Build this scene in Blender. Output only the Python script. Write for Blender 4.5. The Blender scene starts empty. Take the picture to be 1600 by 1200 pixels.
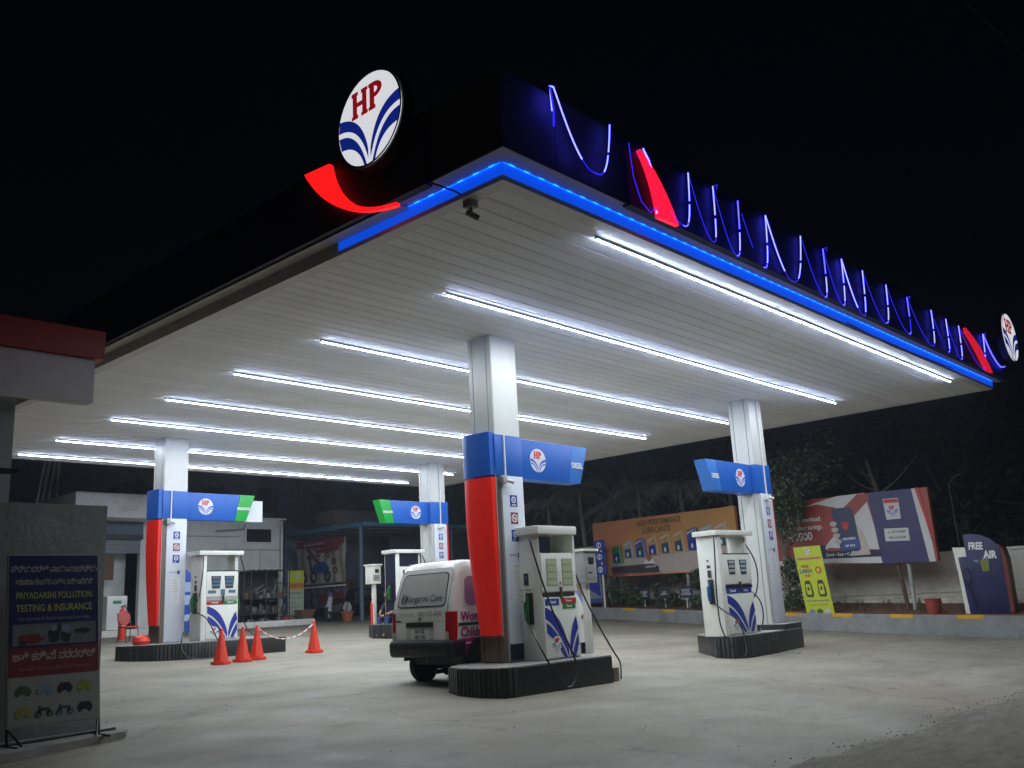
import bpy, bmesh, math, random
from mathutils import Vector, Matrix, Euler
random.seed(7)
R = math.radians
sc = bpy.context.scene
col = sc.collection

# ------------------------------------------------------------------ camera
def cam_axes(yaw, pitch, roll):
    cy, sy, cp, sp = math.cos(yaw), math.sin(yaw), math.cos(pitch), math.sin(pitch)
    f = Vector((cy*cp, sy*cp, sp)); r = Vector((sy, -cy, 0)); u = r.cross(f)
    cr, sr = math.cos(roll), math.sin(roll)
    return cr*r + sr*u, -sr*r + cr*u, f
r_, u_, f_ = cam_axes(R(42.057), R(13.214), R(-3.104))
cd = bpy.data.cameras.new('camera')
cam = bpy.data.objects.new('camera', cd); col.objects.link(cam)
cam.matrix_world = Matrix(((r_.x, u_.x, -f_.x, -6.589), (r_.y, u_.y, -f_.y, -5.920), (r_.z, u_.z, -f_.z, 1.222), (0, 0, 0, 1)))
cd.sensor_width = 36; cd.lens = 1442.3/1600*36; cd.clip_end = 2000; cd.clip_start = .05
sc.camera = cam
# ------------------------------------------------------------------ world (night) and exposure
wd = bpy.data.worlds.new('World'); sc.world = wd; wd.use_nodes = True
wd.node_tree.nodes['Background'].inputs[0].default_value = (.35, .45, .9, 1)
wd.node_tree.nodes['Background'].inputs[1].default_value = .0012
sc.view_settings.view_transform = 'Standard'; sc.view_settings.look = 'None'
sc.view_settings.exposure = .88; sc.view_settings.gamma = 1; sc.view_settings.use_curve_mapping = False
TUBE_POWER = 228.0
sc.cycles.max_bounces = 6; sc.cycles.diffuse_bounces = 4; sc.cycles.glossy_bounces = 3
sc.cycles.transmission_bounces = 3; sc.cycles.sample_clamp_indirect = 4; sc.cycles.caustics_reflective = False; sc.cycles.caustics_refractive = False

# ------------------------------------------------------------------ materials
MATS = {}
def mat(name, c=(.5, .5, .5), rough=.6, metal=0., var=.12, scale=3., bump=0., dirt_shade=0., dirt_shade_c=(.09, .075, .055), stretch=(1, 1, 1), spec=.5, emit=None, es=0., objvar=0., alpha=None):
    if name in MATS: return MATS[name]
    m = bpy.data.materials.new(name); m.use_nodes = True; MATS[name] = m
    nt = m.node_tree; N = nt.nodes; L = nt.links; b = N['Principled BSDF']
    b.inputs['Roughness'].default_value = rough; b.inputs['Metallic'].default_value = metal
    b.inputs['Specular IOR Level'].default_value = spec
    tc = N.new('ShaderNodeTexCoord'); mp = N.new('ShaderNodeMapping'); mp.inputs['Scale'].default_value = stretch
    L.new(tc.outputs['Object'], mp.inputs['Vector'])
    n = N.new('ShaderNodeTexNoise'); n.inputs['Scale'].default_value = scale; n.inputs['Detail'].default_value = 6; n.inputs['Roughness'].default_value = .65
    L.new(mp.outputs[0], n.inputs['Vector'])
    mx = N.new('ShaderNodeMix'); mx.data_type = 'RGBA'
    L.new(n.outputs['Fac'], mx.inputs[0])
    mx.inputs[6].default_value = tuple(max(0, v*(1-var*1.6)) for v in c)+(1,)
    mx.inputs[7].default_value = tuple(min(1, v*(1+var*1.6)) for v in c)+(1,)
    out = mx.outputs[2]
    if objvar:
        oi = N.new('ShaderNodeObjectInfo'); mr = N.new('ShaderNodeMapRange'); mr.inputs[3].default_value = 1-objvar; mr.inputs[4].default_value = 1+objvar
        L.new(oi.outputs['Random'], mr.inputs[0]); vm = N.new('ShaderNodeVectorMath'); vm.operation = 'SCALE'
        L.new(out, vm.inputs[0]); L.new(mr.outputs[0], vm.inputs['Scale']); out = vm.outputs[0]
    if dirt_shade:
        n2 = N.new('ShaderNodeTexNoise'); n2.inputs['Scale'].default_value = scale*.55; n2.inputs['Detail'].default_value = 8; n2.inputs['Roughness'].default_value = .72
        L.new(mp.outputs[0], n2.inputs['Vector'])
        rp = N.new('ShaderNodeMapRange'); rp.inputs[1].default_value = .48; rp.inputs[2].default_value = .75; rp.inputs[4].default_value = dirt_shade
        L.new(n2.outputs['Fac'], rp.inputs[0])
        m2 = N.new('ShaderNodeMix'); m2.data_type = 'RGBA'; L.new(rp.outputs[0], m2.inputs[0]); L.new(out, m2.inputs[6]); m2.inputs[7].default_value = dirt_shade_c+(1,)
        out = m2.outputs[2]
    L.new(out, b.inputs['Base Color'])
    if bump:
        bp = N.new('ShaderNodeBump'); bp.inputs['Strength'].default_value = bump; bp.inputs['Distance'].default_value = .02
        n3 = N.new('ShaderNodeTexNoise'); n3.inputs['Scale'].default_value = scale*9; n3.inputs['Detail'].default_value = 4; L.new(mp.outputs[0], n3.inputs['Vector'])
        L.new(n3.outputs['Fac'], bp.inputs['Height']); L.new(bp.outputs[0], b.inputs['Normal'])
    if emit:
        b.inputs['Emission Color'].default_value = tuple(emit)+(1,); b.inputs['Emission Strength'].default_value = es
    return m
def glow(name, c, s):
    if name in MATS: return MATS[name]
    m = bpy.data.materials.new(name); m.use_nodes = True; MATS[name] = m
    N = m.node_tree.nodes; N.remove(N['Principled BSDF']); e = N.new('ShaderNodeEmission')
    e.inputs[0].default_value = tuple(c)+(1,); e.inputs[1].default_value = s
    m.node_tree.links.new(e.outputs[0], N['Material Output'].inputs[0]); return m

WHITE = mat('white paint', (.72, .72, .69), .45, var=.05, dirt_shade=.22, scale=2.5)
WHITEC = mat('clean white panel', (.62, .65, .71), .4, var=.04, dirt_shade=.1, scale=2)
PUMPW = mat('pump enamel', (.76, .76, .70), .35, var=.05, dirt_shade=.3, scale=3, dirt_shade_c=(.3, .26, .19))
SILVER = mat('silver cladding', (.56, .56, .53), .42, metal=.15, var=.08, dirt_shade=.18, stretch=(1, 1, .25), scale=4, dirt_shade_c=(.25, .23, .2))
WHITE_ = None
SEAM = mat('dark seam', (.05, .05, .05), .7)
BRONZE = mat('brown metal cladding', (.22, .17, .14), .3, metal=.5, var=.1, dirt_shade=.2)
BLUE = mat('blue sign panel', (.012, .095, .40), .38, var=.06, dirt_shade=.06, scale=2, dirt_shade_c=(.02, .05, .2), emit=(.01, .09, .6), es=.03)
BLUED = mat('light blue fuel panel', (.035, .16, .50), .38, var=.06)
GREEN = mat('green fuel panel', (.01, .30, .04), .38, var=.08, emit=(.01, .5, .06), es=.03)
RED = mat('translucent red panel', (.72, .02, .012), .35, var=.14, dirt_shade=.75, scale=2.2, dirt_shade_c=(.22, .004, .004), stretch=(1, 1, .35), emit=(1, .02, .012), es=.07)  # dark red noise paints the shading inside the translucent wing
REDGLOW = mat('lit red acrylic', (.5, .01, .01), .4, emit=(1, .008, .008), es=.72)
DISC = mat('backlit white acrylic', (.8, .8, .78), .4, var=.06, scale=6, stretch=(1, 1, .15), emit=(.93, .95, 1), es=.38)
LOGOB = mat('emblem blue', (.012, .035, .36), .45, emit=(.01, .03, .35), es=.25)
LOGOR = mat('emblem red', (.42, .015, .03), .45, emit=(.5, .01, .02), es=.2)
PBLUE = mat('painted deep blue', (.018, .035, .28), .4, var=.07)
NAVY = mat('navy sheet', (.006, .009, .028), .45, var=.15, dirt_shade=.1)
NAVYF = mat('navy fascia', (.007, .009, .035), .6, var=.2, scale=1.2)
GREYF = mat('grey fascia', (.10, .095, .095), .7, var=.12, scale=1.2, dirt_shade=.2)
SOFFIT = mat('soffit panel', (.87, .885, .875), .62, var=.06, scale=.7, dirt_shade=.12, dirt_shade_c=(.42, .40, .36), objvar=.04)
TRIM = mat('soffit trim', (.74, .73, .70), .45, var=.07, scale=1.5, dirt_shade=.2, dirt_shade_c=(.35, .3, .25))
RETURN = mat('fascia return', (.50, .49, .52), .5, var=.1, scale=1.5)
BLACK = mat('black plastic', (.012, .012, .013), .45, var=.1)
RUBBER = mat('black rubber hose', (.012, .012, .014), .38, var=.2)
ISLBLK = mat('black island tile', (.014, .016, .016), .38, var=.4, scale=6, dirt_shade=.35, dirt_shade_c=(.07, .065, .05), stretch=(1, 1, .4))
TILE = mat('ribbed tile', (.035, .038, .036), .45, var=.4, scale=6, dirt_shade=.5, dirt_shade_c=(.10, .09, .075), stretch=(1, 1, .4), objvar=.3)
ISLTOP = mat('island top concrete', (.26, .25, .23), .8, var=.2, scale=3, bump=.3, dirt_shade=.3)
CHROME = mat('steel', (.5, .5, .5), .25, metal=.9)
GREY = mat('grey paint', (.34, .35, .34), .55, dirt_shade=.2)
LCD = mat('lcd glass', (.42, .46, .30), .2, var=.1, scale=8)
LCDB = mat('blue grey display', (.10, .17, .24), .15, var=.2, scale=10)
CONE = mat('cone plastic', (.70, .045, .02), .45, var=.08, dirt_shade=.18, scale=7, dirt_shade_c=(.25, .03, .02))
YEL = mat('kerb yellow', (.55, .30, .01), .7, var=.2, dirt_shade=.35, scale=5)
LIME = mat('lime sheet', (.48, .56, .02), .45, var=.08)
KERB = mat('kerb concrete', (.23, .235, .235), .85, var=.3, scale=2.2, bump=.8, dirt_shade=.8, dirt_shade_c=(.13, .105, .07))
WALLW = mat('whitewash', (.78, .75, .68), .85, var=.16, scale=1.3, bump=.5, dirt_shade=.55, dirt_shade_c=(.12, .10, .075))
WALLB = mat('painted wall', (.74, .745, .70), .8, var=.12, scale=1, bump=.3, dirt_shade=.35, dirt_shade_c=(.2, .18, .15))
WALLD = mat('grey render', (.20, .205, .20), .85, var=.3, scale=1.4, bump=.5, dirt_shade=.4, dirt_shade_c=(.07, .07, .065))
DARKW = mat('stained dark wall', (.25, .29, .34), .85, var=.35, scale=.7, bump=.5, dirt_shade=.4)
TINB = mat('blue tin', (.08, .27, .40), .5, var=.15, scale=2, dirt_shade=.3)
TERRA = mat('terracotta', (.33, .10, .045), .8, var=.15)
SOIL = mat('red soil', (.16, .07, .035), .95, var=.3, scale=4, bump=.8, dirt_shade=.4)
LEAF = mat('dark leaf', (.065, .095, .05), .6, var=.4, scale=1.2)
LEAF2 = mat('mid leaf', (.065, .095, .045), .6, var=.4, scale=1.2)
PALM = mat('palm leaf', (.34, .36, .24), .6, var=.4, scale=1.5)
BARK = mat('bark', (.24, .20, .16), .9, var=.3, scale=6, bump=.6)
PALEBARK = mat('pale bark', (.28, .25, .19), .85, var=.3, scale=5, bump=.5)
RUST = mat('rusty steel', (.10, .055, .035), .7, var=.3, scale=6)
DKMETAL = mat('dark metal', (.03, .03, .032), .5, var=.3)
TXTW = mat('white lettering', (.75, .75, .74), .5, var=.02)
TXTY = mat('yellow lettering', (.50, .55, .08), .5, var=.02)
TXTK = mat('dark lettering', (.03, .03, .04), .5, var=.02)
TXTM = mat('magenta lettering', (.33, .01, .18), .4, var=.02)
TXTR = mat('red lettering', (.5, .02, .02), .5, var=.02)
TXTG = mat('grey lettering', (.22, .22, .21), .5, var=.02)
SKIN = mat('skin', (.26, .13, .075), .55, var=.08)
GLASSG = mat('grey filmed glass', (.40, .405, .37), .3, var=.06, scale=1)
TYRE = mat('tyre', (.012, .012, .012), .8, var=.2)
VANP = mat('van white paint', (.74, .73, .69), .22, var=.03, dirt_shade=.14, scale=2, dirt_shade_c=(.35, .32, .26))
BUMP = mat('black bumper plastic', (.010, .010, .011), .45, var=.15)
VANR = mat('tail lamp red', (.36, .012, .01), .15, var=.2, scale=20)

# ------------------------------------------------------------------ builders
class MB:
    def __init__(s): s.v = []; s.f = []; s.m = []; s.M = Matrix.Identity(4); s.i = 0
    def add(s, vs, fs, mi=None):
        o = len(s.v); s.v += [s.M @ Vector(v) for v in vs]; s.f += [tuple(o+k for k in f) for f in fs]
        s.m += [s.i if mi is None else mi]*len(fs); return s
    def box(s, a, b, mi=None):
        x0, y0, z0 = a; x1, y1, z1 = b
        if x0 > x1: x0, x1 = x1, x0
        if y0 > y1: y0, y1 = y1, y0
        if z0 > z1: z0, z1 = z1, z0
        return s.add([(x0,y0,z0),(x1,y0,z0),(x1,y1,z0),(x0,y1,z0),(x0,y0,z1),(x1,y0,z1),(x1,y1,z1),(x0,y1,z1)],
              [(0,3,2,1),(4,5,6,7),(0,1,5,4),(1,2,6,5),(2,3,7,6),(3,0,4,7)], mi)
    def prism(s, pts, w0, w1, mi=None):          # polygon in local x,y extruded along local z
        n = len(pts)
        return s.add([(x, y, w0) for x, y in pts]+[(x, y, w1) for x, y in pts],
              [tuple(range(n-1, -1, -1)), tuple(range(n, 2*n))]+[(k, (k+1) % n, n+(k+1) % n, n+k) for k in range(n)], mi)
    def disc(s, c, r, w0, w1, n=40, ry=None, mi=None):
        ry = ry or r
        return s.prism([(c[0]+r*math.cos(2*math.pi*k/n), c[1]+ry*math.sin(2*math.pi*k/n)) for k in range(n)], w0, w1, mi)
    def strip(s, A, B, w, mi=None):              # ribbon between two equally long 2d polylines at height w
        n = len(A)
        return s.add([(x, y, w) for x, y in A]+[(x, y, w) for x, y in B], [(k, k+1, n+k+1, n+k) for k in range(n-1)], mi)
    def cyl(s, p, q, r0, r1=None, n=12, mi=None, cap=True):
        p = Vector(p); q = Vector(q); r1 = r0 if r1 is None else r1
        d = (q-p).normalized(); a = d.orthogonal().normalized(); b = d.cross(a)
        vs = []
        for c, r in ((p, r0), (q, r1)):
            for k in range(n):
                t = 2*math.pi*k/n; vs.append(c+a*(r*math.cos(t))+b*(r*math.sin(t)))
        fs = [(k, (k+1) % n, n+(k+1) % n, n+k) for k in range(n)]
        if cap: fs += [tuple(range(n-1, -1, -1)), tuple(range(n, 2*n))]
        return s.add(vs, fs, mi)
    def path(s, pts, r, n=8, smooth=0, mi=None, radii=None):
        P = [Vector(p) for p in pts]
        if smooth: P = catmull(P, smooth)
        rr = [r]*len(P) if radii is None else [radii[0]+(radii[1]-radii[0])*k/(len(P)-1) for k in range(len(P))]
        vs = []; fs = []; a = None
        for k, p in enumerate(P):
            d = (P[min(k+1, len(P)-1)]-P[max(k-1, 0)]).normalized()
            a = d.orthogonal().normalized() if a is None else (a-d*a.dot(d)).normalized()
            b = d.cross(a)
            for j in range(n):
                t = 2*math.pi*j/n; vs.append(p+a*(rr[k]*math.cos(t))+b*(rr[k]*math.sin(t)))
        for k in range(len(P)-1):
            for j in range(n): fs.append((k*n+j, k*n+(j+1) % n, (k+1)*n+(j+1) % n, (k+1)*n+j))
        fs += [tuple(range(n-1, -1, -1)), tuple(range((len(P)-1)*n, len(P)*n))]
        return s.add(vs, fs, mi)
    def lathe(s, prof, n=20, c=(0, 0, 0), mi=None):
        vs = []; fs = []
        for r, z in prof:
            for k in range(n): t = 2*math.pi*k/n; vs.append((c[0]+r*math.cos(t), c[1]+r*math.sin(t), c[2]+z))
        for i in range(len(prof)-1):
            for k in range(n): fs.append((i*n+k, i*n+(k+1) % n, (i+1)*n+(k+1) % n, (i+1)*n+k))
        fs += [tuple(range(n-1, -1, -1)), tuple(range((len(prof)-1)*n, len(prof)*n))]
        return s.add(vs, fs, mi)
    def build(s, name, m, parent=None, bevel=0., smooth=False, loc=None):
        me = bpy.data.meshes.new(name); me.from_pydata([tuple(v) for v in s.v], [], s.f)
        for k in (m if isinstance(m, (list, tuple)) else [m]): me.materials.append(k)
        me.polygons.foreach_set('material_index', s.m)
        if bevel:
            bm = bmesh.new(); bm.from_mesh(me)
            es = [e for e in bm.edges if len(e.link_faces) == 2 and e.calc_face_angle(0) > .6]
            bmesh.ops.bevel(bm, geom=es, offset=bevel, segments=2, profile=.6, affect='EDGES'); bm.to_mesh(me); bm.free()
        if smooth or bevel:
            me.polygons.foreach_set('use_smooth', [True]*len(me.polygons))
            me.set_sharp_from_angle(angle=R(38))
        me.update()
        o = bpy.data.objects.new(name, me); col.objects.link(o)
        if parent: o.parent = parent
        if loc: o.location = loc
        return o
def catmull(P, n):
    P = [P[0]*2-P[1]]+P+[P[-1]*2-P[-2]]; out = []
    for i in range(1, len(P)-2):
        for k in range(n):
            t = k/n; a, b, c, d = P[i-1:i+3]
            out.append(.5*((2*b)+(c-a)*t+(2*a-5*b+4*c-d)*t*t+(3*b-a-3*c+d)*t**3))
    out.append(P[-2]); return out
def bez(a, c, b, n=12): return [((1-t)**2*a[0]+2*t*(1-t)*c[0]+t*t*b[0], (1-t)**2*a[1]+2*t*(1-t)*c[1]+t*t*b[1]) for t in [k/n for k in range(n+1)]]
def box(name, a, b, m, parent=None, bevel=0.): return MB().box(a, b).build(name, m, parent, bevel)
def thing(name, label, cat, loc=(0, 0, 0), rz=0, group=None):
    o = bpy.data.objects.new(name, None); col.objects.link(o); o.location = loc; o.rotation_euler = (0, 0, R(rz))
    o.empty_display_size = .2
    return tag(o, label, cat, group)
def tag(o, label, cat, group=None):
    o['label'] = label; o['category'] = cat
    if group: o['group'] = group
    return o
def struct(o): o['kind'] = 'structure'; return o
def copy_tree(o, label=None, loc=None, rz=None, parent=None):
    c = o.copy(); col.objects.link(c)
    if parent: c.parent = parent
    if label: c['label'] = label
    if loc: c.location = loc
    if rz is not None: c.rotation_euler = (0, 0, R(rz))
    for ch in list(o.children): copy_tree(ch, parent=c)
    return c
# frames: local x = right along the surface, y = up, z = out of it
def front(x, y, z): return Matrix(((1, 0, 0, x), (0, 0, -1, y), (0, 1, 0, z), (0, 0, 0, 1)))        # faces -y
def leftf(x, y, z): return Matrix(((0, 0, -1, x), (-1, 0, 0, y), (0, 1, 0, z), (0, 0, 0, 1)))       # faces -x
def plane_frame(p, q):                                                                               # vertical surface from p (left) to q (right)
    u = Vector((q[0]-p[0], q[1]-p[1], 0)).normalized(); n = u.cross(Vector((0, 0, 1)))
    return Matrix(((u.x, 0, n.x, p[0]), (u.y, 0, n.y, p[1]), (0, 1, 0, p[2]), (0, 0, 0, 1)))
def lean(M, deg): return M @ Matrix.Rotation(R(deg), 4, 'X')
def text(body, size, m, parent, M, x=0, y=0, w=.003, align='LEFT', bold=0., name='lettering', sx=1., rot=0., shear=0.):
    fc = bpy.data.curves.new('f', 'FONT'); fc.body = body; fc.size = size; fc.align_x = align; fc.align_y = 'CENTER'; fc.offset = bold*size; fc.shear = shear
    fc.resolution_u = 3; fc.space_line = .85
    fo = bpy.data.objects.new('f', fc); col.objects.link(fo)
    dg = bpy.context.evaluated_depsgraph_get(); me = bpy.data.meshes.new_from_object(fo.evaluated_get(dg))
    bpy.data.objects.remove(fo); bpy.data.curves.remove(fc)
    T = M @ Matrix.Translation((x, y, w)) @ Matrix.Rotation(R(rot), 4, 'Z') @ Matrix.Diagonal((sx, 1, 1, 1))
    me.transform(T); me.materials.clear(); me.materials.append(m)
    o = bpy.data.objects.new(name, me); col.objects.link(o); o.parent = parent; return o
# slab letters H and P of the emblem, unit box 1 x 1
def hp_letters(mb, cx, cy, h, w, mi):
    s = h
    def bx(x0, y0, x1, y1): mb.prism([(cx+x0*s, cy+y0*s), (cx+x1*s, cy+y0*s), (cx+x1*s, cy+y1*s), (cx+x0*s, cy+y1*s)], w, w+.004*max(1, h*4), mi)
    for x in (-.82, -.30): bx(x-.02, .0, x+.20, 1)
    bx(-.64, .42, -.30, .58)
    for x in (-.90, -.38):
        bx(x, 0, x+.075, .13); bx(x+.265, 0, x+.34, .13); bx(x, .87, x+.075, 1); bx(x+.265, .87, x+.34, 1)
    bx(.08, 0, .31, 1); bx(.02, 0, .095, .13); bx(.295, 0, .37, .13); bx(.02, .87, .095, 1)
    A = [(cx+(.295+.44*math.sin(t))*s, cy+(.70+.30*math.cos(t))*s) for t in [k*math.pi/12 for k in range(13)]]
    B = [(cx+(.30+.19*math.sin(t))*s, cy+(.70+.12*math.cos(t))*s) for t in [k*math.pi/12 for k in range(13)]]
    mb.strip(A, B, w+.004*max(1, h*4), mi)
SLIM = (((.96, .12), (.25, .06), (.02, -.74), (.97, -.10), (.34, -.08), (.045, -.82)), ((.94, -.24), (.40, -.20), (.09, -.97), (.88, -.36), (.46, -.32), (.15, -.97)))
def swooshes(mb, cx, cy, r, w, mi, slim=False):
    for sg in (1, -1):
        for o0, oc, o1, i0, ic, i1 in SLIM if slim else (((.955, .28), (.22, .20), (.035, -.66), (.99, .02), (.30, .02), (.035, -.88)),
                                       ((.985, -.10), (.36, -.10), (.085, -.985), (.90, -.40), (.36, -.42), (.17, -.975))):
            A = [(cx+sg*x*r, cy+y*r) for x, y in bez(o0, oc, o1)]; B = [(cx+sg*x*r, cy+y*r) for x, y in bez(i0, ic, i1)]
            mb.strip(A, B, w, mi)
def emblem(parent, M, cx, cy, r, mats=None, disc=True, name='emblem', t=.006, slim=True):
    mb = MB(); mb.M = M
    if disc: mb.disc((cx, cy), r, 0, t, 40, mi=0)
    swooshes(mb, cx, cy, r, t+.003, 1, slim); hp_letters(mb, cx, cy+.15*r, .60*r, t+.003, 2)
    return mb.build(name, mats or [WHITEC, LOGOB, LOGOR], parent)
def gz(y): return .042*max(-14., min(y, 34.))-.247
# ------------------------------------------------------------------ ground
def ground_material():
    m = bpy.data.materials.new('forecourt concrete'); m.use_nodes = True; nt = m.node_tree; N = nt.nodes; L = nt.links; b = N['Principled BSDF']
    tc = N.new('ShaderNodeTexCoord')
    def noise(sc_, det=6, ro=.6, st=(1, 1, 1), dist=0):
        mp = N.new('ShaderNodeMapping'); mp.inputs['Scale'].default_value = st; L.new(tc.outputs['Object'], mp.inputs[0])
        n = N.new('ShaderNodeTexNoise'); n.inputs['Scale'].default_value = sc_; n.inputs['Detail'].default_value = det; n.inputs['Roughness'].default_value = ro; n.inputs['Distortion'].default_value = dist
        L.new(mp.outputs[0], n.inputs['Vector']); return n.outputs['Fac']
    def ramp(v, a, b2, lo=0., hi=1.):
        r = N.new('ShaderNodeMapRange'); r.inputs[1].default_value = a; r.inputs[2].default_value = b2; r.inputs[3].default_value = lo; r.inputs[4].default_value = hi
        L.new(v, r.inputs[0]); return r.outputs[0]
    def mix(f, a, c):
        x = N.new('ShaderNodeMix'); x.data_type = 'RGBA'; L.new(f, x.inputs[0])
        if isinstance(a, tuple): x.inputs[6].default_value = a+(1,)
        else: L.new(a, x.inputs[6])
        x.inputs[7].default_value = c+(1,); return x.outputs[2]
    c = mix(ramp(noise(.35, 8, .62), .35, .65), (.185, .166, .128), (.285, .258, .203))
    c = mix(ramp(noise(.55, 7, .66, (1, 2.2, 1), 1.2), .50, .66, 0, .55), c, (.15, .135, .11))
    c = mix(ramp(noise(1.9, 8, .7, dist=.6), .57, .74, 0, .5), c, (.11, .10, .085))
    c = mix(ramp(noise(.22, 5, .55), .56, .68, 0, .28), c, (.30, .20, .13))
    c = mix(ramp(noise(26, 5, .75), .5, .8, 0, .35), c, (.12, .11, .09))
    # hairline cracks
    v = N.new('ShaderNodeTexVoronoi'); v.feature = 'DISTANCE_TO_EDGE'; v.inputs['Scale'].default_value = .11
    mp = N.new('ShaderNodeMapping'); L.new(tc.outputs['Object'], mp.inputs[0])
    nn = N.new('ShaderNodeTexNoise'); nn.inputs['Scale'].default_value = 1.3; nn.inputs['Detail'].default_value = 6; L.new(tc.outputs['Object'], nn.inputs['Vector'])
    va = N.new('ShaderNodeVectorMath'); va.operation = 'MULTIPLY_ADD'; L.new(nn.outputs['Color'], va.inputs[0]); va.inputs[1].default_value = (1.3, 1.3, 0); L.new(mp.outputs[0], va.inputs[2])
    L.new(va.outputs[0], v.inputs['Vector'])
    c = mix(ramp(v.outputs['Distance'], .0, .004, .45, 0), c, (.08, .07, .055))
    v2 = N.new('ShaderNodeTexVoronoi'); v2.inputs['Scale'].default_value = 1.1; L.new(tc.outputs['Object'], v2.inputs['Vector'])
    sp = ramp(v2.outputs['Distance'], .04, .16, .55, 0); mu = N.new('ShaderNodeMath'); mu.operation = 'MULTIPLY'; L.new(sp, mu.inputs[0]); L.new(ramp(noise(.5, 3, .5), .5, .62), mu.inputs[1])
    c = mix(mu.outputs[0], c, (.06, .05, .04))
    c = mix(ramp(noise(.45, 6, .6, (.25, 2.6, 1), .4), .55, .72, 0, .35), c, (.11, .095, .075))
    L.new(c, b.inputs['Base Color'])
    rg = ramp(noise(.8, 6, .6), .35, .7, .62, .88); L.new(rg, b.inputs['Roughness'])
    bp = N.new('ShaderNodeBump'); bp.inputs['Strength'].default_value = .35; bp.inputs['Distance'].default_value = .012
    L.new(noise(38, 6, .7), bp.inputs['Height']); L.new(bp.outputs[0], b.inputs['Normal']); return m
GROUND = ground_material()
ys = [-40, -14, 34, 90]
mb = MB(); mb.add([(x, y, gz(y)) for y in ys for x in (-60, 80)], [(2*k, 2*k+1, 2*k+3, 2*k+2) for k in range(3)])
struct(mb.build('ground', GROUND))
# rough road edge in the foreground: a sheet with a ragged border
ROAD = mat('rough road', (.235, .212, .168), .95, var=.3, scale=7, bump=1., dirt_shade=.5, dirt_shade_c=(.06, .052, .04), stretch=(.5, 1.4, 1))
mb = MB(); xs = [-30+.11*k for k in range(700)]
rr = random.Random(3); e = 0; top = []
for x in xs:
    e = e*.8+rr.uniform(-.07, .07); top.append(-1.86-.045*(x-1.3)*0.9*(x > 1.3)-.02*(x-1.3)*(x <= 1.3)+e+.05*math.sin(x*1.7))
mb.add([(x, t, gz(t)+.006) for x, t in zip(xs, top)]+[(x, -13.9, gz(-13.9)+.006) for x in xs], [(k, len(xs)+k, len(xs)+k+1, k+1) for k in range(len(xs)-1)])
struct(mb.build('road', ROAD))
PEB = mat('pebble', (.17, .155, .12), .95, var=.3, objvar=.3)
mb = MB()
def pebble(mb, x, y, s, z=None):
    z = gz(y) if z is None else z
    pr = []
    q = [rr.uniform(.6, 1.2) for _ in range(6)]
    vs = [(x+s*q[k]*math.cos(k*1.047), y+s*q[k]*math.sin(k*1.047), z-.002) for k in range(6)]+[(x+s*.55*q[k]*math.cos(k*1.047+.3), y+s*.55*q[k]*math.sin(k*1.047+.3), z+s*.75*q[5-k]) for k in range(6)]
    mb.add(vs, [(k, (k+1) % 6, 6+(k+1) % 6, 6+k) for k in range(6)]+[(6, 7, 8, 9, 10, 11)])
for k in range(1300):
    x = rr.uniform(-1, 12); i = int((x+30)/.11); t = top[i]
    y = t+rr.gauss(-.06, .16) if rr.random() < .75 else t-rr.uniform(0, 1.6)
    pebble(mb, x, y, rr.choice((.004, .005, .007, .009, .013)) if y < t+.25 else .008)
for k in range(260):
    y = rr.uniform(-1, 14); pebble(mb, rr.uniform(-3, 17), y, rr.choice((.006, .009, .012)))
o = mb.build('gravel', PEB); o['kind'] = 'stuff'

# ------------------------------------------------------------------ canopy
H, CL, CW = 5.5, 16.91, 19.5
FZ0, FZ1 = 5.68, 6.58
can = thing('canopy', 'huge flat petrol station canopy with white slatted soffit, blue lit rim and dark fascia', 'canopy')
n = 78; x0, x1, y0, y1 = .18, CL-.18, .18, CW-.18
pw = (y1-y0)/n
mb = MB()
P2 = [(0, 0), (.010, -.010), (pw-.013, -.010), (pw-.003, 0), (pw-.003, .02), (0, .02)]
vs = []
for X in (x0, x1): vs += [(X, a, b) for a, b in P2]
mb.add(vs, [(0, 1, 2, 3, 4, 5), (11, 10, 9, 8, 7, 6)]+[(k, (k+1) % 6, 6+(k+1) % 6, 6+k)[::-1] for k in range(6)])
first = mb.build('soffit_panel', SOFFIT, can, loc=(0, y0, H+.010))
for k in range(1, n):
    c = first.copy(); col.objects.link(c); c.parent = can; c.location = (0, y0+k*pw, H+.010+rr.uniform(-.002, .002))
box('roof_deck', (.02, .02, H+.06), (CL-.02, CW-.02, H+.10), SEAM, can)
for a, b in (((0, 0), (CL, .18)), ((0, CW-.18), (CL, CW)), ((0, .18), (.18, CW-.18)), ((CL-.18, .18), (CL, CW-.18))):
    box('soffit_trim', (a[0], a[1], H-.01), (b[0], b[1], H+.05), TRIM, can)
# the recessed rim band, blue with its own glow in place of the LED wash, along the front and the first stretch of the left side
BAND = mat('rim band LED wash', (.02, .10, .75), .35, var=.1, emit=(.002, .10, 1), es=.34)
BANDG = mat('rim band grey', (.62, .59, .57), .5)
box('rim_band', (0, -.012, H+.05), (CL, .02, FZ0), BAND, can); box('rim_band', (-.012, -.012, H+.05), (.0, 2.78, FZ0), BAND, can)
box('rim_band', (-.006, 2.78, H+.05), (.02, CW, FZ0), BANDG, can); box('rim_band', (CL-.02, .02, H+.05), (CL, CW, FZ0), BANDG, can); box('rim_band', (.02, CW-.02, H+.05), (CL-.02, CW, FZ0), BANDG, can)
# underside of the overhanging fascia
E = .25
box('fascia_return', (-E+.004, -E+.004, FZ0), (CL+E, -.012, FZ0+.03), RETURN, can)
box('fascia_return', (-E+.004, -.012, FZ0), (-.012, 1.45, FZ0+.03), RETURN, can); box('fascia_return', (-E+.004, 1.45, FZ0-.03), (-.012, CW, FZ0), BANDG, can)
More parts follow.
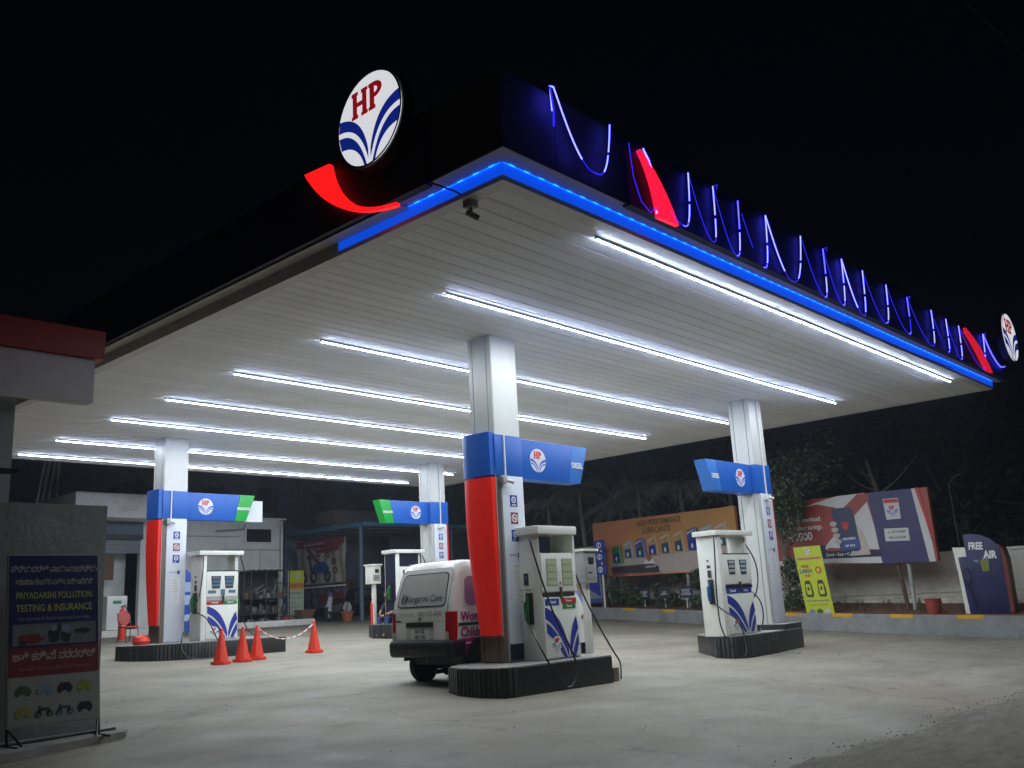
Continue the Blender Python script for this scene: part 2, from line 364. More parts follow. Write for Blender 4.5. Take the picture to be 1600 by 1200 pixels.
# LED modules under the return
LEDB = glow('blue led', (.005, .15, 1), 3); FILLB = glow('blue fill glow', (.0, .08, 1), 2.4)
led = box('led_module', (-.042, -.005, -.004), (.042, .005, .003), LEDB, can); led.location = (.12, -.030, FZ0-.006)
for k in range(1, 82):
    c = led.copy(); col.objects.link(c); c.parent = can
    if k < 70: c.location = (.12+k*.24, -.030, FZ0-.006)
    else: c.location = (-.030, .12+(k-70)*.235, FZ0-.006); c.rotation_euler = (0, 0, R(90))
box('fill_strip', (0, -.026, FZ0-.006), (CL, -.016, FZ0-.001), FILLB, can); box('fill_strip', (-.026, 0, FZ0-.006), (-.016, 2.76, FZ0-.001), FILLB, can)  # added glow strips that fill the blue between the modules
# fascia sheets
def fas(x0, y0, x1, y1, m, z1=FZ1, nm='fascia_panel', z0=FZ0+.005): return box(nm, (x0, y0, z0), (x1, y1, z1), m, can)
fas(-E, -E, .60, -E+.05, GREYF); fas(.608, -E, 1.85, -E+.05, GREYF)
xx = 1.86
while xx < CL+E-.2: w = min(2.44, CL+E-xx); fas(xx, -E-.06, xx+w-.008, -E+.05, NAVYF, FZ1-.05, z0=FZ0-.03); xx += w
fas(-E, -E+.055, -E+.05, .50, GREYF); fas(-E, .508, -E+.05, .84, GREYF)
yy = .85
while yy < CW: w = min(2.44, CW+.1-yy); fas(-E-.06, yy, -E+.05, yy+w-.008, NAVYF, FZ1-.06, z0=FZ0-.03); yy += w
fas(CL+E-.05, -E+.055, CL+E, CW, NAVYF); fas(-E+.055, CW, CL+E-.055, CW+.05, NAVYF)
box('roof_sheet', (-E+.06, -E+.06, FZ0+.12), (CL+E-.06, CW-.01, FZ0+.16), DARKW, can)

# strip lights hanging just under the soffit
TUBE = glow('cool white led tube', (.87, .95, 1.0), TUBE_POWER)
TUBES = glow('bluish tube side', (.55, .66, 1), TUBE_POWER*.26)
TY = [.322, 2.978, 5.915, 8.526, 11.056, 13.455, 16.34, 18.63]
where = ['at the front edge of the canopy, nearest the camera', 'second from the front edge, passing in front of the nearest column', 'third from the front edge, running behind the nearest column top',
         'fourth from the front edge', 'fifth from the front edge', 'sixth from the front edge', 'second from the rear edge, passing the rear columns', 'along the rear edge of the canopy, farthest back']
XS = [2.0, 4.576, 7.152, 9.728, 12.304, 14.88]
for i, y in enumerate(TY):
    t = thing('strip_light', 'white LED strip light '+where[i], 'strip light', (0, y, H-.040), 0, 'LED strip lights under the canopy')
    segs = list(zip(XS[:-1], XS[1:]))
    for a, b in segs:
        mb = MB(); mb.prism([(-.010, 0), (.010, 0), (.0075, -.0075), (-.0075, -.0075)], a+.012, b-.012); mb.v = [Vector((v.z, v.x, v.y-.004)) for v in mb.v]; mb.m[2] = 2; mb.m[3] = 1; mb.m[5] = 1; mb.build('tube', [TUBE, TUBES, WHITE], t)
    mb = MB(); mb.box((XS[0], -.009, -.001), (XS[-1], .009, .037)); mb.build('housing', WHITE, t)
    for x in XS: box('end_clip', (x-.005, -.013, -.014), (x+.005, .013, .048), GREY, t)

# ------------------------------------------------------------------ illuminated emblem discs and ribbons
def disc_sign(label, M, r, lit=True):
    t = thing('emblem_sign', label, 'sign', M.translation)
    M0 = Matrix.Translation(-M.translation) @ M
    mb = MB(); mb.M = M0; mb.disc((0, 0), r, -.16, -.004, 48); mb.build('casing', BLACK, t)
    emblem(t, M0, 0, 0, r*.955, [DISC, LOGOB, LOGOR], name='emblem_face', t=.01, slim=False)
    mb = MB(); mb.M = M0
    for k in range(48):
        a, b = 2*math.pi*k/48, 2*math.pi*(k+1)/48
        mb.add([(rad*math.cos(q)*r, rad*math.sin(q)*r, w) for q in (a, b) for rad, w in ((.957, .03), (1.0, .03))], [(0, 1, 3, 2)])
    mb.build('rim', CHROME, t)
    mb = MB(); mb.M = M0; mb.box((-.03, -r-.25, -.2), (.03, r*.6, -.165)); mb.box((-.3, -.03, -.24), (.3, .03, -.2)); mb.build('bracket', DKMETAL, t)
    return t
disc_sign('large round lit HP sign standing on the left fascia near the corner', leftf(-.50, 1.53, 6.64), .585)
disc_sign('small looking round lit HP sign at the far right end of the front fascia', front(17.06, -.52, 6.67), .60)
def ribbon(label, M, outer, inner, m=REDGLOW):
    mb = MB(); mb.M = M
    n = len(outer)
    vs = [(x, y, w) for w in (0, .06) for x, y in outer]+[(x, y, w) for w in (0, .06) for x, y in inner]
    fs = []
    for k in range(n-1):
        fs += [(n+k, n+k+1, 3*n+k+1, 3*n+k), (k+1, k, 2*n+k, 2*n+k+1), (k, k+1, n+k+1, n+k), (2*n+k+1, 2*n+k, 3*n+k, 3*n+k+1)]
    fs += [(0, n, 3*n, 2*n), (n-1, 3*n-1, 4*n-1, 2*n-1)]
    mb.add(vs, fs)
    return tag(mb.build('lit_ribbon', m), label, 'sign', 'red lit ribbons on the fascia')
# left fascia: u = -y ; ribbon sweeps under the disc
ribbon('curved red lit ribbon sweeping under the large round sign on the left fascia', leftf(-.35, 0, 0),
       bez((-2.93, 6.49), (-2.35, 5.62), (-1.22, 5.50), 16), bez((-2.42, 6.45), (-2.24, 5.64), (-1.22, 5.54), 16))
REDPINK = mat('lit crimson acrylic', (.8, .01, .06), .4, emit=(1, .01, .05), es=.62)
ribbon('red lit ribbon on the front fascia between neon loops near the corner', front(0, -.33, 0),
       bez((2.06, 6.40), (2.50, 6.14), (2.77, 5.61), 14), bez((2.05, 6.38), (2.30, 6.08), (2.34, 5.60), 14), REDPINK)
REDDIM = mat('dim crimson acrylic', (.5, .01, .03), .4, emit=(1, .015, .05), es=.32)
ribbon('dim red ribbon at the far right end of the front fascia', front(0, -.33, 0),
       bez((14.1, 6.40), (15.0, 6.2), (15.6, 5.62), 14), bez((14.1, 6.30), (14.6, 6.1), (15.15, 5.62), 14), REDDIM)

# blue neon rope hung in loops on the front fascia
NEON = glow('bright blue neon', (.03, .03, 1), 5); NEON2 = glow('blue neon', (.02, .02, .95), .8); NEONW = glow('whitish blue neon', (.05, .055, 1), 7)
tops = [(.5, 6.60), (1.5, 6.52), (2.16, 6.45), (3.17, 6.46), (3.78, 6.46), (4.44, 6.45), (5.24, 6.46), (6.36, 6.44), (7.15, 6.43), (7.85, 6.43), (8.71, 6.43), (9.75, 6.40), (10.77, 6.38), (12.07, 6.39), (12.92, 6.37), (13.72, 6.37), (15.45, 6.5)]
botz = [5.76, 5.90, 5.63, 5.61, 5.59, 5.60, 5.60, 5.56, 5.58, 5.56, 5.62, 5.60, 5.58, 5.62, 5.60, 5.62, 5.8]
neon = thing('neon_rope', 'blue neon rope light hung in a row of loops along the front fascia', 'neon light', (0, -.36, 0))
NM = Matrix.Translation((0, 0, 0))
def ncurve(p, q, zb, f):
    # a hanging loop from p down to zb and up to q, steep on the q side
    bx = p[0]+(q[0]-p[0])*f; w = rr.uniform(-.05, .02)
    a = [Vector((p[0]+(bx-p[0])*(k/18)**.92, w*k/18, zb+(p[1]-zb)*(1-k/18)**1.9)) for k in range(19)]
    b = [Vector((bx+(q[0]-bx)*(k/18)**.55, w*(1-k/18), zb+(q[1]-zb)*(k/18)**1.7)) for k in range(19)]
    return a, b
def ntube(P, r, m):
    mb = MB(); mb.path(P, r, n=6); mb.build('neon_tube', m, neon)
ntube([Vector((.46, 0, 6.12)), Vector((.45, -.02, 6.3)), Vector((.44, 0, 6.58))], .011, NEON2)
ntube([Vector((.452, 0, 6.3)), Vector((.44, 0, 6.59)), Vector((.5, 0, 6.6))], .010, NEONW)
for i in range(len(tops)-1):
    if i == 1: continue
    f = .55 if i in (0, 6) else .68
    a, b = ncurve(tops[i], tops[i+1], botz[i], f)
    if i in (0, 6, 9): ntube(a[:13], .008, NEONW); ntube(a[12:], .004, NEON2)
    elif i % 4 == 1: ntube(a[2:10], .004, NEON2)
    else: ntube(a, .004, NEON2)
    c = len(b)
    ntube(b[:5], .007, NEON if i % 3 else NEON2); ntube(b[5:12], .008, NEONW if i not in (11,) else NEON2); ntube(b[12:], .008, NEONW if i not in (4, 11, 7) else NEON)
    if i % 4 == 3: 
        T = tops[i+1]; ntube([Vector((T[0], 0, T[1])), Vector((T[0]+.03, -.05, T[1]+.015)), Vector((T[0]+.06, -.02, T[1]-.03))], .006, NEON2)
ntube([Vector((2.16, 0, 6.45)), Vector((2.22, -.03, 6.30)), Vector((2.36, 0, 6.06))], .010, NEONW); ntube([Vector((1.86, 0, 6.42)), Vector((1.9, 0, 6.0)), Vector((2.02, 0, 5.72)), Vector((2.2, 0, 5.63)), Vector((2.34, 0, 5.75)), Vector((2.37, 0, 6.05))], .005, NEON2)
ntube([Vector((2.33, 0, 5.66)), Vector((2.38, 0, 5.85)), Vector((2.36, 0, 6.06))], .011, NEONW)
ntube(catmull([Vector((15.45, 0, 6.5)), Vector((15.9, 0, 6.1)), Vector((16.4, 0, 5.9)), Vector((16.8, 0, 5.95))], 5), .014, NEON)

# CCTV camera and cable at the canopy corner
t = thing('cctv_camera', 'small grey security camera under the canopy corner', 'camera', (.12, .60, H-.02))
box('mount', (-.06, -.06, -.07), (.06, .06, .02), GREY, t, .008)
mb = MB(); mb.cyl((0, 0, -.07), (.01, 0, -.13), .018); mb.build('arm', GREY, t)
mb = MB(); mb.cyl((-.04, .03, -.12), (.07, -.05, -.19), .035); mb.build('housing', GREY, t, smooth=True)
mb = MB(); mb.path([(-.33, .80, 6.42), (-.32, .77, 5.95), (-.33, .76, 5.66), (-.2, .70, 5.6), (-.04, .64, 5.56), (.06, .60, 5.50)], .011, smooth=5)
tag(mb.build('cable', BLACK), 'black cable running down the left fascia to the corner camera', 'cable')
mb = MB(); mb.path([(8.6, -.02, 5.56), (10.4, -.06, 5.45), (12, -.04, 5.5), (14, -.02, 5.56)], .01, smooth=4)
tag(mb.build('cable', BLACK), 'slack black cable sagging below the right part of the blue lit rim', 'cable')
# ------------------------------------------------------------------ columns with sign arms
CW_, CD_ = .607, .508
def notice(parent, M, x, y, w, h, lines, c=None):
    mb = MB(); mb.M = M; mb.box((x-w/2, y-h/2, 0), (x+w/2, y+h/2, .003)); mb.build('notice', c or mat('paper', (.74, .74, .72), .7, var=.03), parent)
    mb = MB(); mb.M = M; rn = random.Random(int(x*100+y*991))
    for k in range(lines):
        yy = y+h/2-h*(k+.8)/(lines+.6); a = w*rn.uniform(.30, .44)
        mb.box((x-a, yy-h*.012, .003), (x+a*rn.uniform(.3, 1), yy+h*.012, .005))
    mb.build('print', TXTG, parent)
def pictogram(parent, M, x, y, s, kind):
    bg = PBLUE if kind != 1 else mat('maroon print', (.22, .02, .05), .45)
    mb = MB(); mb.M = M
    mb.box((x-s/2, y-s*.55, 0), (x+s/2, y+s*.55, .004), 0)
    n = 20
    if kind == 1:
        for k in range(n):
            a, b = 2*math.pi*k/n, 2*math.pi*(k+1)/n
            mb.add([(x+r*s*math.cos(q), y+r*s*math.sin(q), .006) for q in (a, b) for r in (.30, .40)], [(0, 1, 3, 2)], 1)
        mb.box((x-.2*s, y-.05*s, .004), (x+.2*s, y+.04*s, .0055), 1)
        mb.add([(x-.27*s, y+.2*s, .0065), (x-.2*s, y+.27*s, .0065), (x+.27*s, y-.2*s, .0065), (x+.2*s, y-.27*s, .0065)], [(3, 2, 1, 0), (0, 1, 2, 3)][:1], 1)
    else:
        mb.disc((x, y+.1*s), .32*s, .004, .006, 20, mi=1); mb.disc((x, y+.1*s), .19*s, .006, .007, 16, mi=0)
        mb.disc((x, y+.1*s), .09*s, .007, .008, 10, mi=1)
        mb.box((x-.3*s, y-.45*s, .004), (x+(.3 if kind == 0 else -.05)*s, y-.34*s, .0055), 1)
    return mb.build('pictogram', [bg, TXTW], parent)
def column(label, s, cx, cy, bz, fuel, navy_foot=False, end_panel=False):
    h = H-bz+.02; X, Y = CW_/2, CD_/2
    t = thing('canopy_column', label, 'column', (cx, cy, bz), 0, 'columns holding up the canopy')
    B0, B1 = 2.86, 3.52                                             # blue band
    box('core', (-X+.012, -Y+.012, 0), (X-.012, Y-.012, h), SEAM, t)
    # side faces: narrow trim, wide sheet, corner trim
    for sx in (-1, 1):
        xa, xb = sx*(X-.012), sx*X
        for a, b in ((-Y+.001, -Y+.10), (-Y+.115, Y-.095), (Y-.08, Y)):
            box('cladding_panel', (xa, a, B1), (xb, b, h), SILVER, t)
            box('cladding_panel', (xa, a, 0), (xb, b, B0), BRONZE if sx == -s else SILVER, t)
    for sy in (-1, 1):
        ya, yb = sy*(Y-.012), sy*(Y+.006)
        box('cladding_panel', (-X+.014, ya, B1), (X-.014, yb, h), SILVER, t)
        box('cladding_panel', (-X+.014, ya, 0), (-X+.078, yb, B0), BRONZE if s > 0 else SILVER, t); box('cladding_panel', (-X+.090, ya, 0), (X-.014, yb, B0), SILVER, t)
    # blue band wrapping the shaft, and the swollen outer side over the wing
    box('blue_band', (-X-.016, -Y-.02, B0), (X+.016, Y+.02, B1), BLUE, t, .006)
    prof = [(.00, -Y+.005), (.095, -Y+.01), (.125, -Y+.07), (.135, 0), (.13, Y-.05), (.11, Y+.06), (.06, Y+.14), (.0, Y+.15)]
    mb = MB(); mb.prism([(-s*(X+.016+a), b) for a, b in (prof if s > 0 else prof[::-1])][::-1], B0, B1+.03); mb.build('band_bulge', BLUE, t, smooth=True)
    # red wing below: tapering curved shell
    mb = MB(); lv = 26; vs = []; m_ = len(prof)
    for k in range(lv):
        u = k/(lv-1); z = B0-.03-u*(B0-.43); tp = 1-.42*max(0, (u-.35)/.65)**1.3; w2 = 1-.30*max(0, (u-.25)/.75)**1.4
        for a, b in prof: vs.append((-s*(X+.003+a*tp), -Y+.01+(b+Y-.01)*w2, z))
    fs = [(k*m_+j, k*m_+j+1, (k+1)*m_+j+1, (k+1)*m_+j) for k in range(lv-1) for j in range(m_-1)]
    fs += [tuple(range(m_)), tuple(range(lv*m_-1, (lv-1)*m_-1, -1))]
    mb.add(vs, fs); mb.build('red_wing', RED, t, smooth=True)
    mb = MB(); mb.box((-s*(X+.002), -Y-.008, .38), (-s*(X+.02), -Y+.012, B0+.12)); mb.build('edge_trim', GREY, t)
    # white information panel on the lane face
    F = front(0, -Y-.006, 0); px = .035
    box('info_panel', (-.24+px, -Y-.030, .02), (.26+px, -Y-.006, B0-.003), WHITEC, t, .004)
    if navy_foot: box('foot_band', (-.236+px, -Y-.034, .02), (.256+px, -Y-.031, .26), NAVY, t)
    G_ = front(px, -Y-.030, 0)
    for k in range(3): pictogram(t, G_, .01, 2.46-.275*k, .165, k)
    mb = MB(); mb.M = G_; mb.box((.045, 1.56, 0), (.115, 1.64, .004)); mb.build('app_badge', mat('plum print', (.09, .02, .12), .4), t)
    text('UPI APPS', .045, TXTK, t, G_, .02, 1.60, .002, 'RIGHT')
    notice(t, G_, .01, 1.30, .22, .34, 9); notice(t, G_, .015, .98, .20, .24, 6)
    # the arm
    mb = MB(); d = .15; xa = X+.01; L0, L1, Ls0, Ls1 = 1.93, 1.68, 1.50, 1.36
    def arm(x00, x10, x01, x11, y, m, nm):  # x at bottom/top for start and end
        q = MB(); pts = [(s*x00, B0), (s*x10, B0), (s*x11, B1), (s*x01, B1)]
        q.add([(x, -y, z) for x, z in pts]+[(x, y, z) for x, z in pts], [(0, 1, 2, 3), (7, 6, 5, 4), (0, 4, 5, 1), (1, 5, 6, 2), (2, 6, 7, 3), (3, 7, 4, 0)] if s > 0 else [(3, 2, 1, 0), (4, 5, 6, 7), (1, 5, 4, 0), (2, 6, 5, 1), (3, 7, 6, 2), (0, 4, 7, 3)])
        return q.build(nm, m, t, .006)
    L1b = L1+X; arm(xa, Ls1+X, xa, Ls0+X, d, BLUE, 'sign_arm')
    fp = arm(Ls1+X+.008, L1b, Ls0+X+.008, L0+X+.0, d-.004, BLUED if fuel == 'DIESEL' else GREEN, 'fuel_panel')
    if end_panel:
        q = MB(); pts = [(L1b+.01, B0), (L0+X+.30, B0+.0), (L0+X+.30, B1-.12), (L0+X-.02, B1-.12)]
        q.add([(x, -.03, z) for x, z in pts]+[(x, .10, z) for x, z in pts], [(0, 1, 2, 3), (7, 6, 5, 4), (0, 4, 5, 1), (1, 5, 6, 2), (2, 6, 7, 3), (3, 7, 4, 0)]); q.build('end_panel', WHITEC, t)
    Fa = front(0, -d, (B0+B1)/2)
    emblem(t, Fa, s*(X+.55) if s > 0 else -(X+.52), .0, .20)
    text(fuel, .135 if fuel == 'DIESEL' else .095, TXTW, t, Fa, s*1.905, -.02, .006, 'CENTER', .03, 'fuel_lettering', sx=.78)
    # conduit with junction box and small camera on the front-left corner
    cxx = -.12*1 if s > 0 else .06
    box('conduit', (cxx-.012, -Y-.048, B0-.02), (cxx+.012, -Y-.022, h if s < 0 else B1+.0), WHITE, t)
    box('junction_box', (cxx-.13, -Y-.11, B0-.14), (cxx-.04, -Y-.035, B0-.03), GREY if s > 0 else WHITE, t, .006)
    q = MB(); q.cyl((cxx-.02, -Y-.09, B0-.09), (cxx+.06, -Y-.16, B0-.12), .032); q.cyl((cxx-.06, -Y-.07, B0-.07), (cxx-.01, -Y-.09, B0-.08), .02); q.build('small_camera', WHITE, t, smooth=True)
    return t
CX, CX2, CY, CY2 = 4.012+CW_/2, 12.581+CW_/2, 4.093+CD_/2, 14.983+CD_/2
column('nearest canopy column with DIESEL arm pointing right and wide red wing on its left', 1, CX, CY, .32, 'DIESEL', navy_foot=True)
column('right front canopy column with DIESEL arm pointing left', -1, CX2, CY, .44, 'DIESEL')
column('rear left canopy column with green UNLEADED arm pointing right', 1, CX, CY2, .70, 'UNLEADED', end_panel=True)
column('rear canopy column behind the van with green UNLEADED arm pointing left', -1, CX2, CY2, .78, 'UNLEADED')

# ------------------------------------------------------------------ islands
def island(label, pts, zb, zt, tiles=None, step=None, mtop=ISLTOP):
    t = thing('pump_island', label, 'island', (0, 0, 0), 0, 'black edged pump islands')
    mb = MB(); mb.prism(pts, zb-.15, zt-.02); mb.build('kerb', ISLBLK, t, .012)
    mb = MB(); c = Vector((sum(p[0] for p in pts)/len(pts), sum(p[1] for p in pts)/len(pts)))
    mb.prism([(p[0]+(c.x-p[0])*.008, p[1]+(c.y-p[1])*.008) for p in pts], zt-.02, zt); mb.build('top_slab', mtop, t)
    if step: mb = MB(); mb.prism(step[0], zt, step[1]); mb.build('raised_step', ISLBLK, t, .01); mb = MB(); mb.prism([(x*.999+.012, y*.999+.004) for x, y in step[0]], step[1], step[1]+.004); mb.build('step_top', mtop, t)
    # narrow upright tiles around the given run of the outline
    if tiles:
        P = [Vector(p) for p in tiles]
        base = None
        for a, b in zip(P[:-1], P[1:]):
            L_ = (b-a).length; k = max(1, int(L_/.075)); dr = (b-a)/L_; nn = Vector((dr.y, -dr.x))
            for j in range(k):
                p = a+dr*(L_*(j+.5)/k)+nn*.006
                if base is None:
                    q = MB(); w = L_/k/2*.70; q.box((-w, -.012, 0), (w, .010, zt-zb+.06)); base = q.build('tile', TILE, t, .004); o = base
                else: o = base.copy(); col.objects.link(o); o.parent = t
                o.location = (p.x, p.y, zb-.07+rr.uniform(-.004, .004)); o.rotation_euler = (0, 0, math.atan2(dr.y, dr.x)+rr.uniform(-.03, .03))
    return t
island('nearest pump island, low black tiled block under the nearest column', [(5.60, 3.27), (6.22, 4.85), (3.75, 4.85), (3.32, 4.60), (3.13, 4.20), (3.14, 3.75), (3.32, 3.42), (3.50, 3.38)], -.10, .31,
       [(3.45, 4.70), (3.32, 4.60), (3.13, 4.20), (3.14, 3.75), (3.32, 3.42), (3.50, 3.38), (5.60, 3.27)][1:6])
island('right front pump island with a raised step behind the diesel dispenser', [(13.15, 3.68), (13.6, 5.0), (10.86, 4.95), (10.3, 4.3), (9.95, 3.95), (10.0, 3.6), (10.35, 3.45), (11.6, 3.5)][::1], -.10, .33,
       [(10.3, 4.3), (9.95, 3.95), (10.0, 3.6), (10.35, 3.45), (11.6, 3.5)], step=([(12.1, 3.56), (13.16, 3.69), (13.55, 4.98), (12.1, 4.96)], .44))
island('rear left pump island behind the three traffic cones', [(6.6, 13.75), (6.8, 15.9), (3.6, 15.9), (3.12, 15.2), (3.2, 14.7), (3.55, 14.2), (4.2, 13.85)], .33, .70,
       [(3.12, 15.2), (3.2, 14.7), (3.55, 14.2), (4.2, 13.85), (5.0, 13.83)])
island('rear pump island behind the van with a person sitting on its end', [(13.8, 14.3), (13.8, 16.1), (10.95, 16.0), (10.62, 15.4), (10.75, 14.7), (11.3, 14.3)], .39, .78,
       [(10.95, 16.0), (10.62, 15.4), (10.75, 14.7), (11.3, 14.3)])
tag(box('brown_block', (5.72, 3.34, -.15), (5.86, 3.62, .10), BRONZE, None, .006), 'brown stone block against the right end of the nearest island', 'block')

# ------------------------------------------------------------------ dispensers
def hose(parent, pts, name='hose', r=.014): mb = MB(); mb.path(pts, r, n=8, smooth=6); return mb.build(name, RUBBER, parent, smooth=True)
def nozzle(parent, M, m, s=1.):
    # M: frame on the side face; boot (black) and gun
    mb = MB(); mb.M = M; mb.box((-.05, -.24, 0), (.05, .24, .07)); bt = mb.build('nozzle_boot', BLACK, parent, .012)
    mb = MB(); mb.M = M
    mb.cyl((0, -.20, .09), (.0, .06, .11), .026, .034); mb.cyl((0, .06, .11), (.02, .16, .10), .036, .024); mb.cyl((0, .14, .09), (.0, .22, .05), .016, .012)
    mb.path([(0, .05, .13), (0, -.04, .17), (0, -.16, .15), (0, -.19, .10)], .011, n=6, smooth=3)
    mb.box((-.03, -.02, .07), (.03, .10, .145)); g = mb.build('nozzle', m, parent, smooth=True); return g
def motif(parent, M, W_, H_, m=None, mirror=False):
    mb = MB(); mb.M = M
    def S(o, i): mb.strip([(x*W_, y*H_) for x, y in bez(*o, 14)], [(x*W_, y*H_) for x, y in bez(*i, 14)], .003)
    S(((.0, 1.0), (.50, .88), (.665, .16)), ((.0, .78), (.36, .62), (.655, .0)))
    S(((.02, .70), (.36, .55), (.61, .0)), ((.03, .50), (.27, .36), (.52, .0)))
    S(((.94, .80), (.74, .58), (.69, .14)), ((.99, .55), (.84, .38), (.71, .0)))
    S(((.985, .46), (.86, .30), (.76, .0)), ((.985, .24), (.94, .16), (.87, .0)))
    return mb.build('leaf_motif', m or PBLUE, parent)
def labelplate(parent, M, x, y, w, h, m, s, size=.05):
    mb = MB(); mb.M = M; mb.box((x-w/2, y-h/2, 0), (x+w/2, y+h/2, .004)); mb.build('grade_plate', m, parent)
    text(s, size, TXTW, parent, M, x, y, .006, 'CENTER', .02)
def display(parent, M, x, y, w, h, rows, m=LCD):
    mb = MB(); mb.M = M; mb.box((x-w/2, y-h/2, 0), (x+w/2, y+h/2, .006)); mb.build('display', m if rows == 0 else mat('display bezel', (.30, .33, .22), .4), parent, .003)
    if rows:
        for k in range(rows):
            mb = MB(); mb.M = M; yy = y+h/2-h*(k+.5)/rows; mb.box((x-w*.42, yy-h/rows*.40, .006), (x+w*.40, yy+h/rows*.40, .009)); mb.build('digit_window', m, parent)
# nearest dispenser: full-height cabinet
def disp_A():
    W_, D_, Hh = .86, .56, 2.04
    t = thing('fuel_dispenser', 'nearest fuel dispenser, tall white cabinet with Diesel and Power plates', 'fuel dispenser', (4.42, 3.62, .31), 0, 'fuel dispensers')
    box('cabinet', (0, .03, 0), (W_, D_, 1.62), PUMPW, t, .008)
    box('side_wall', (0, .03, 1.62), (.26, D_, Hh-.13), PUMPW, t); box('side_wall', (W_-.05, .0, 1.60), (W_, D_, Hh-.13), PUMPW, t)
    box('recess_back', (.26, .40, 1.62), (W_-.05, D_-.01, Hh-.13), PUMPW, t)
    box('dark_recess', (.02, .022, 1.62), (.28, .029, Hh-.17), NAVY, t)
    box('top_cap', (-.05, -.03, Hh-.13), (W_+.04, D_+.04, Hh), PUMPW, t, .012)
    box('display_door', (.01, .0, 1.02), (W_-.01, .029, 1.60), PUMPW, t, .006); box('lower_door', (.01, -.004, .03), (W_-.01, .029, .93), PUMPW, t, .006)
    box('handle_slot', (.03, .018, .945), (W_-.06, .0285, 1.005), DKMETAL, t); box('lever', (.42, -.03, .90), (.455, .0, 1.09), RUST, t)
    F = front(0, 0, 0)
    for x in (.25, .63): display(t, F, x, 1.32, .26, .42, 4)
    box('lock', (.43, -.008, 1.13), (.45, 0, 1.17), BLACK, t)
    F2 = front(0, -.004, 0)
    labelplate(t, F2, .21, .865, .33, .10, PBLUE, 'Diesel', .075); labelplate(t, F2, .62, .875, .36, .085, mat('plate red', (.4, .02, .02), .4), 'Power', .06); labelplate(t, F2, .62, .79, .32, .075, mat('plate green', (.02, .2, .05), .4), 'Petrol', .055)
    motif(t, front(.03, -.006, .02), .79, .77); emblem(t, front(0, -.006, 0), .27, .24, .11, [PUMPW, mat('teal print', (.01, .12, .22), .4), TXTR])
    S = leftf(0, 0, 0)
    for r0 in range(5):
        for c0 in (-.28, -.47): mb = MB(); mb.M = S; mb.box((c0-.065, 1.06-.045*r0, 0), (c0+.065, 1.078-.045*r0, .006)); mb.build('vent_slot', WHITE if r0 % 2 else GREY, t)
    mb = MB(); mb.M = S; mb.box((-.36, 1.14, 0), (-.27, 1.32, .012)); mb.build('switch_box', DKMETAL, t); mb = MB(); mb.M = S; mb.box((-.34, 1.23, .012), (-.29, 1.28, .015)); mb.build('switch_label', LCDB, t)
    nozzle(t, leftf(0, .24, .78), mat('green nozzle', (.01, .12, .03), .4))
    hose(t, [(-.02, .18, 1.84), (-.10, .1, 1.80), (-.07, .02, 1.45), (.0, -.08, 1.0), (.08, -.18, .6), (.20, -.34, .15), (.20, -.42, -.12), (.06, -.45, -.33), (-.14, -.45, -.33), (-.36, -.40, -.05), (-.42, -.25, .25), (-.30, .0, .5), (-.11, .22, .58)])
    hose(t, [(W_+.02, .3, 1.62), (W_+.25, .25, 1.35), (W_+.42, .2, .92), (W_+.62, .1, .45), (W_+.74, -.06, .05), (W_+.78, -.16, -.15), (W_+.66, -.25, -.39)])
    return t
disp_A()
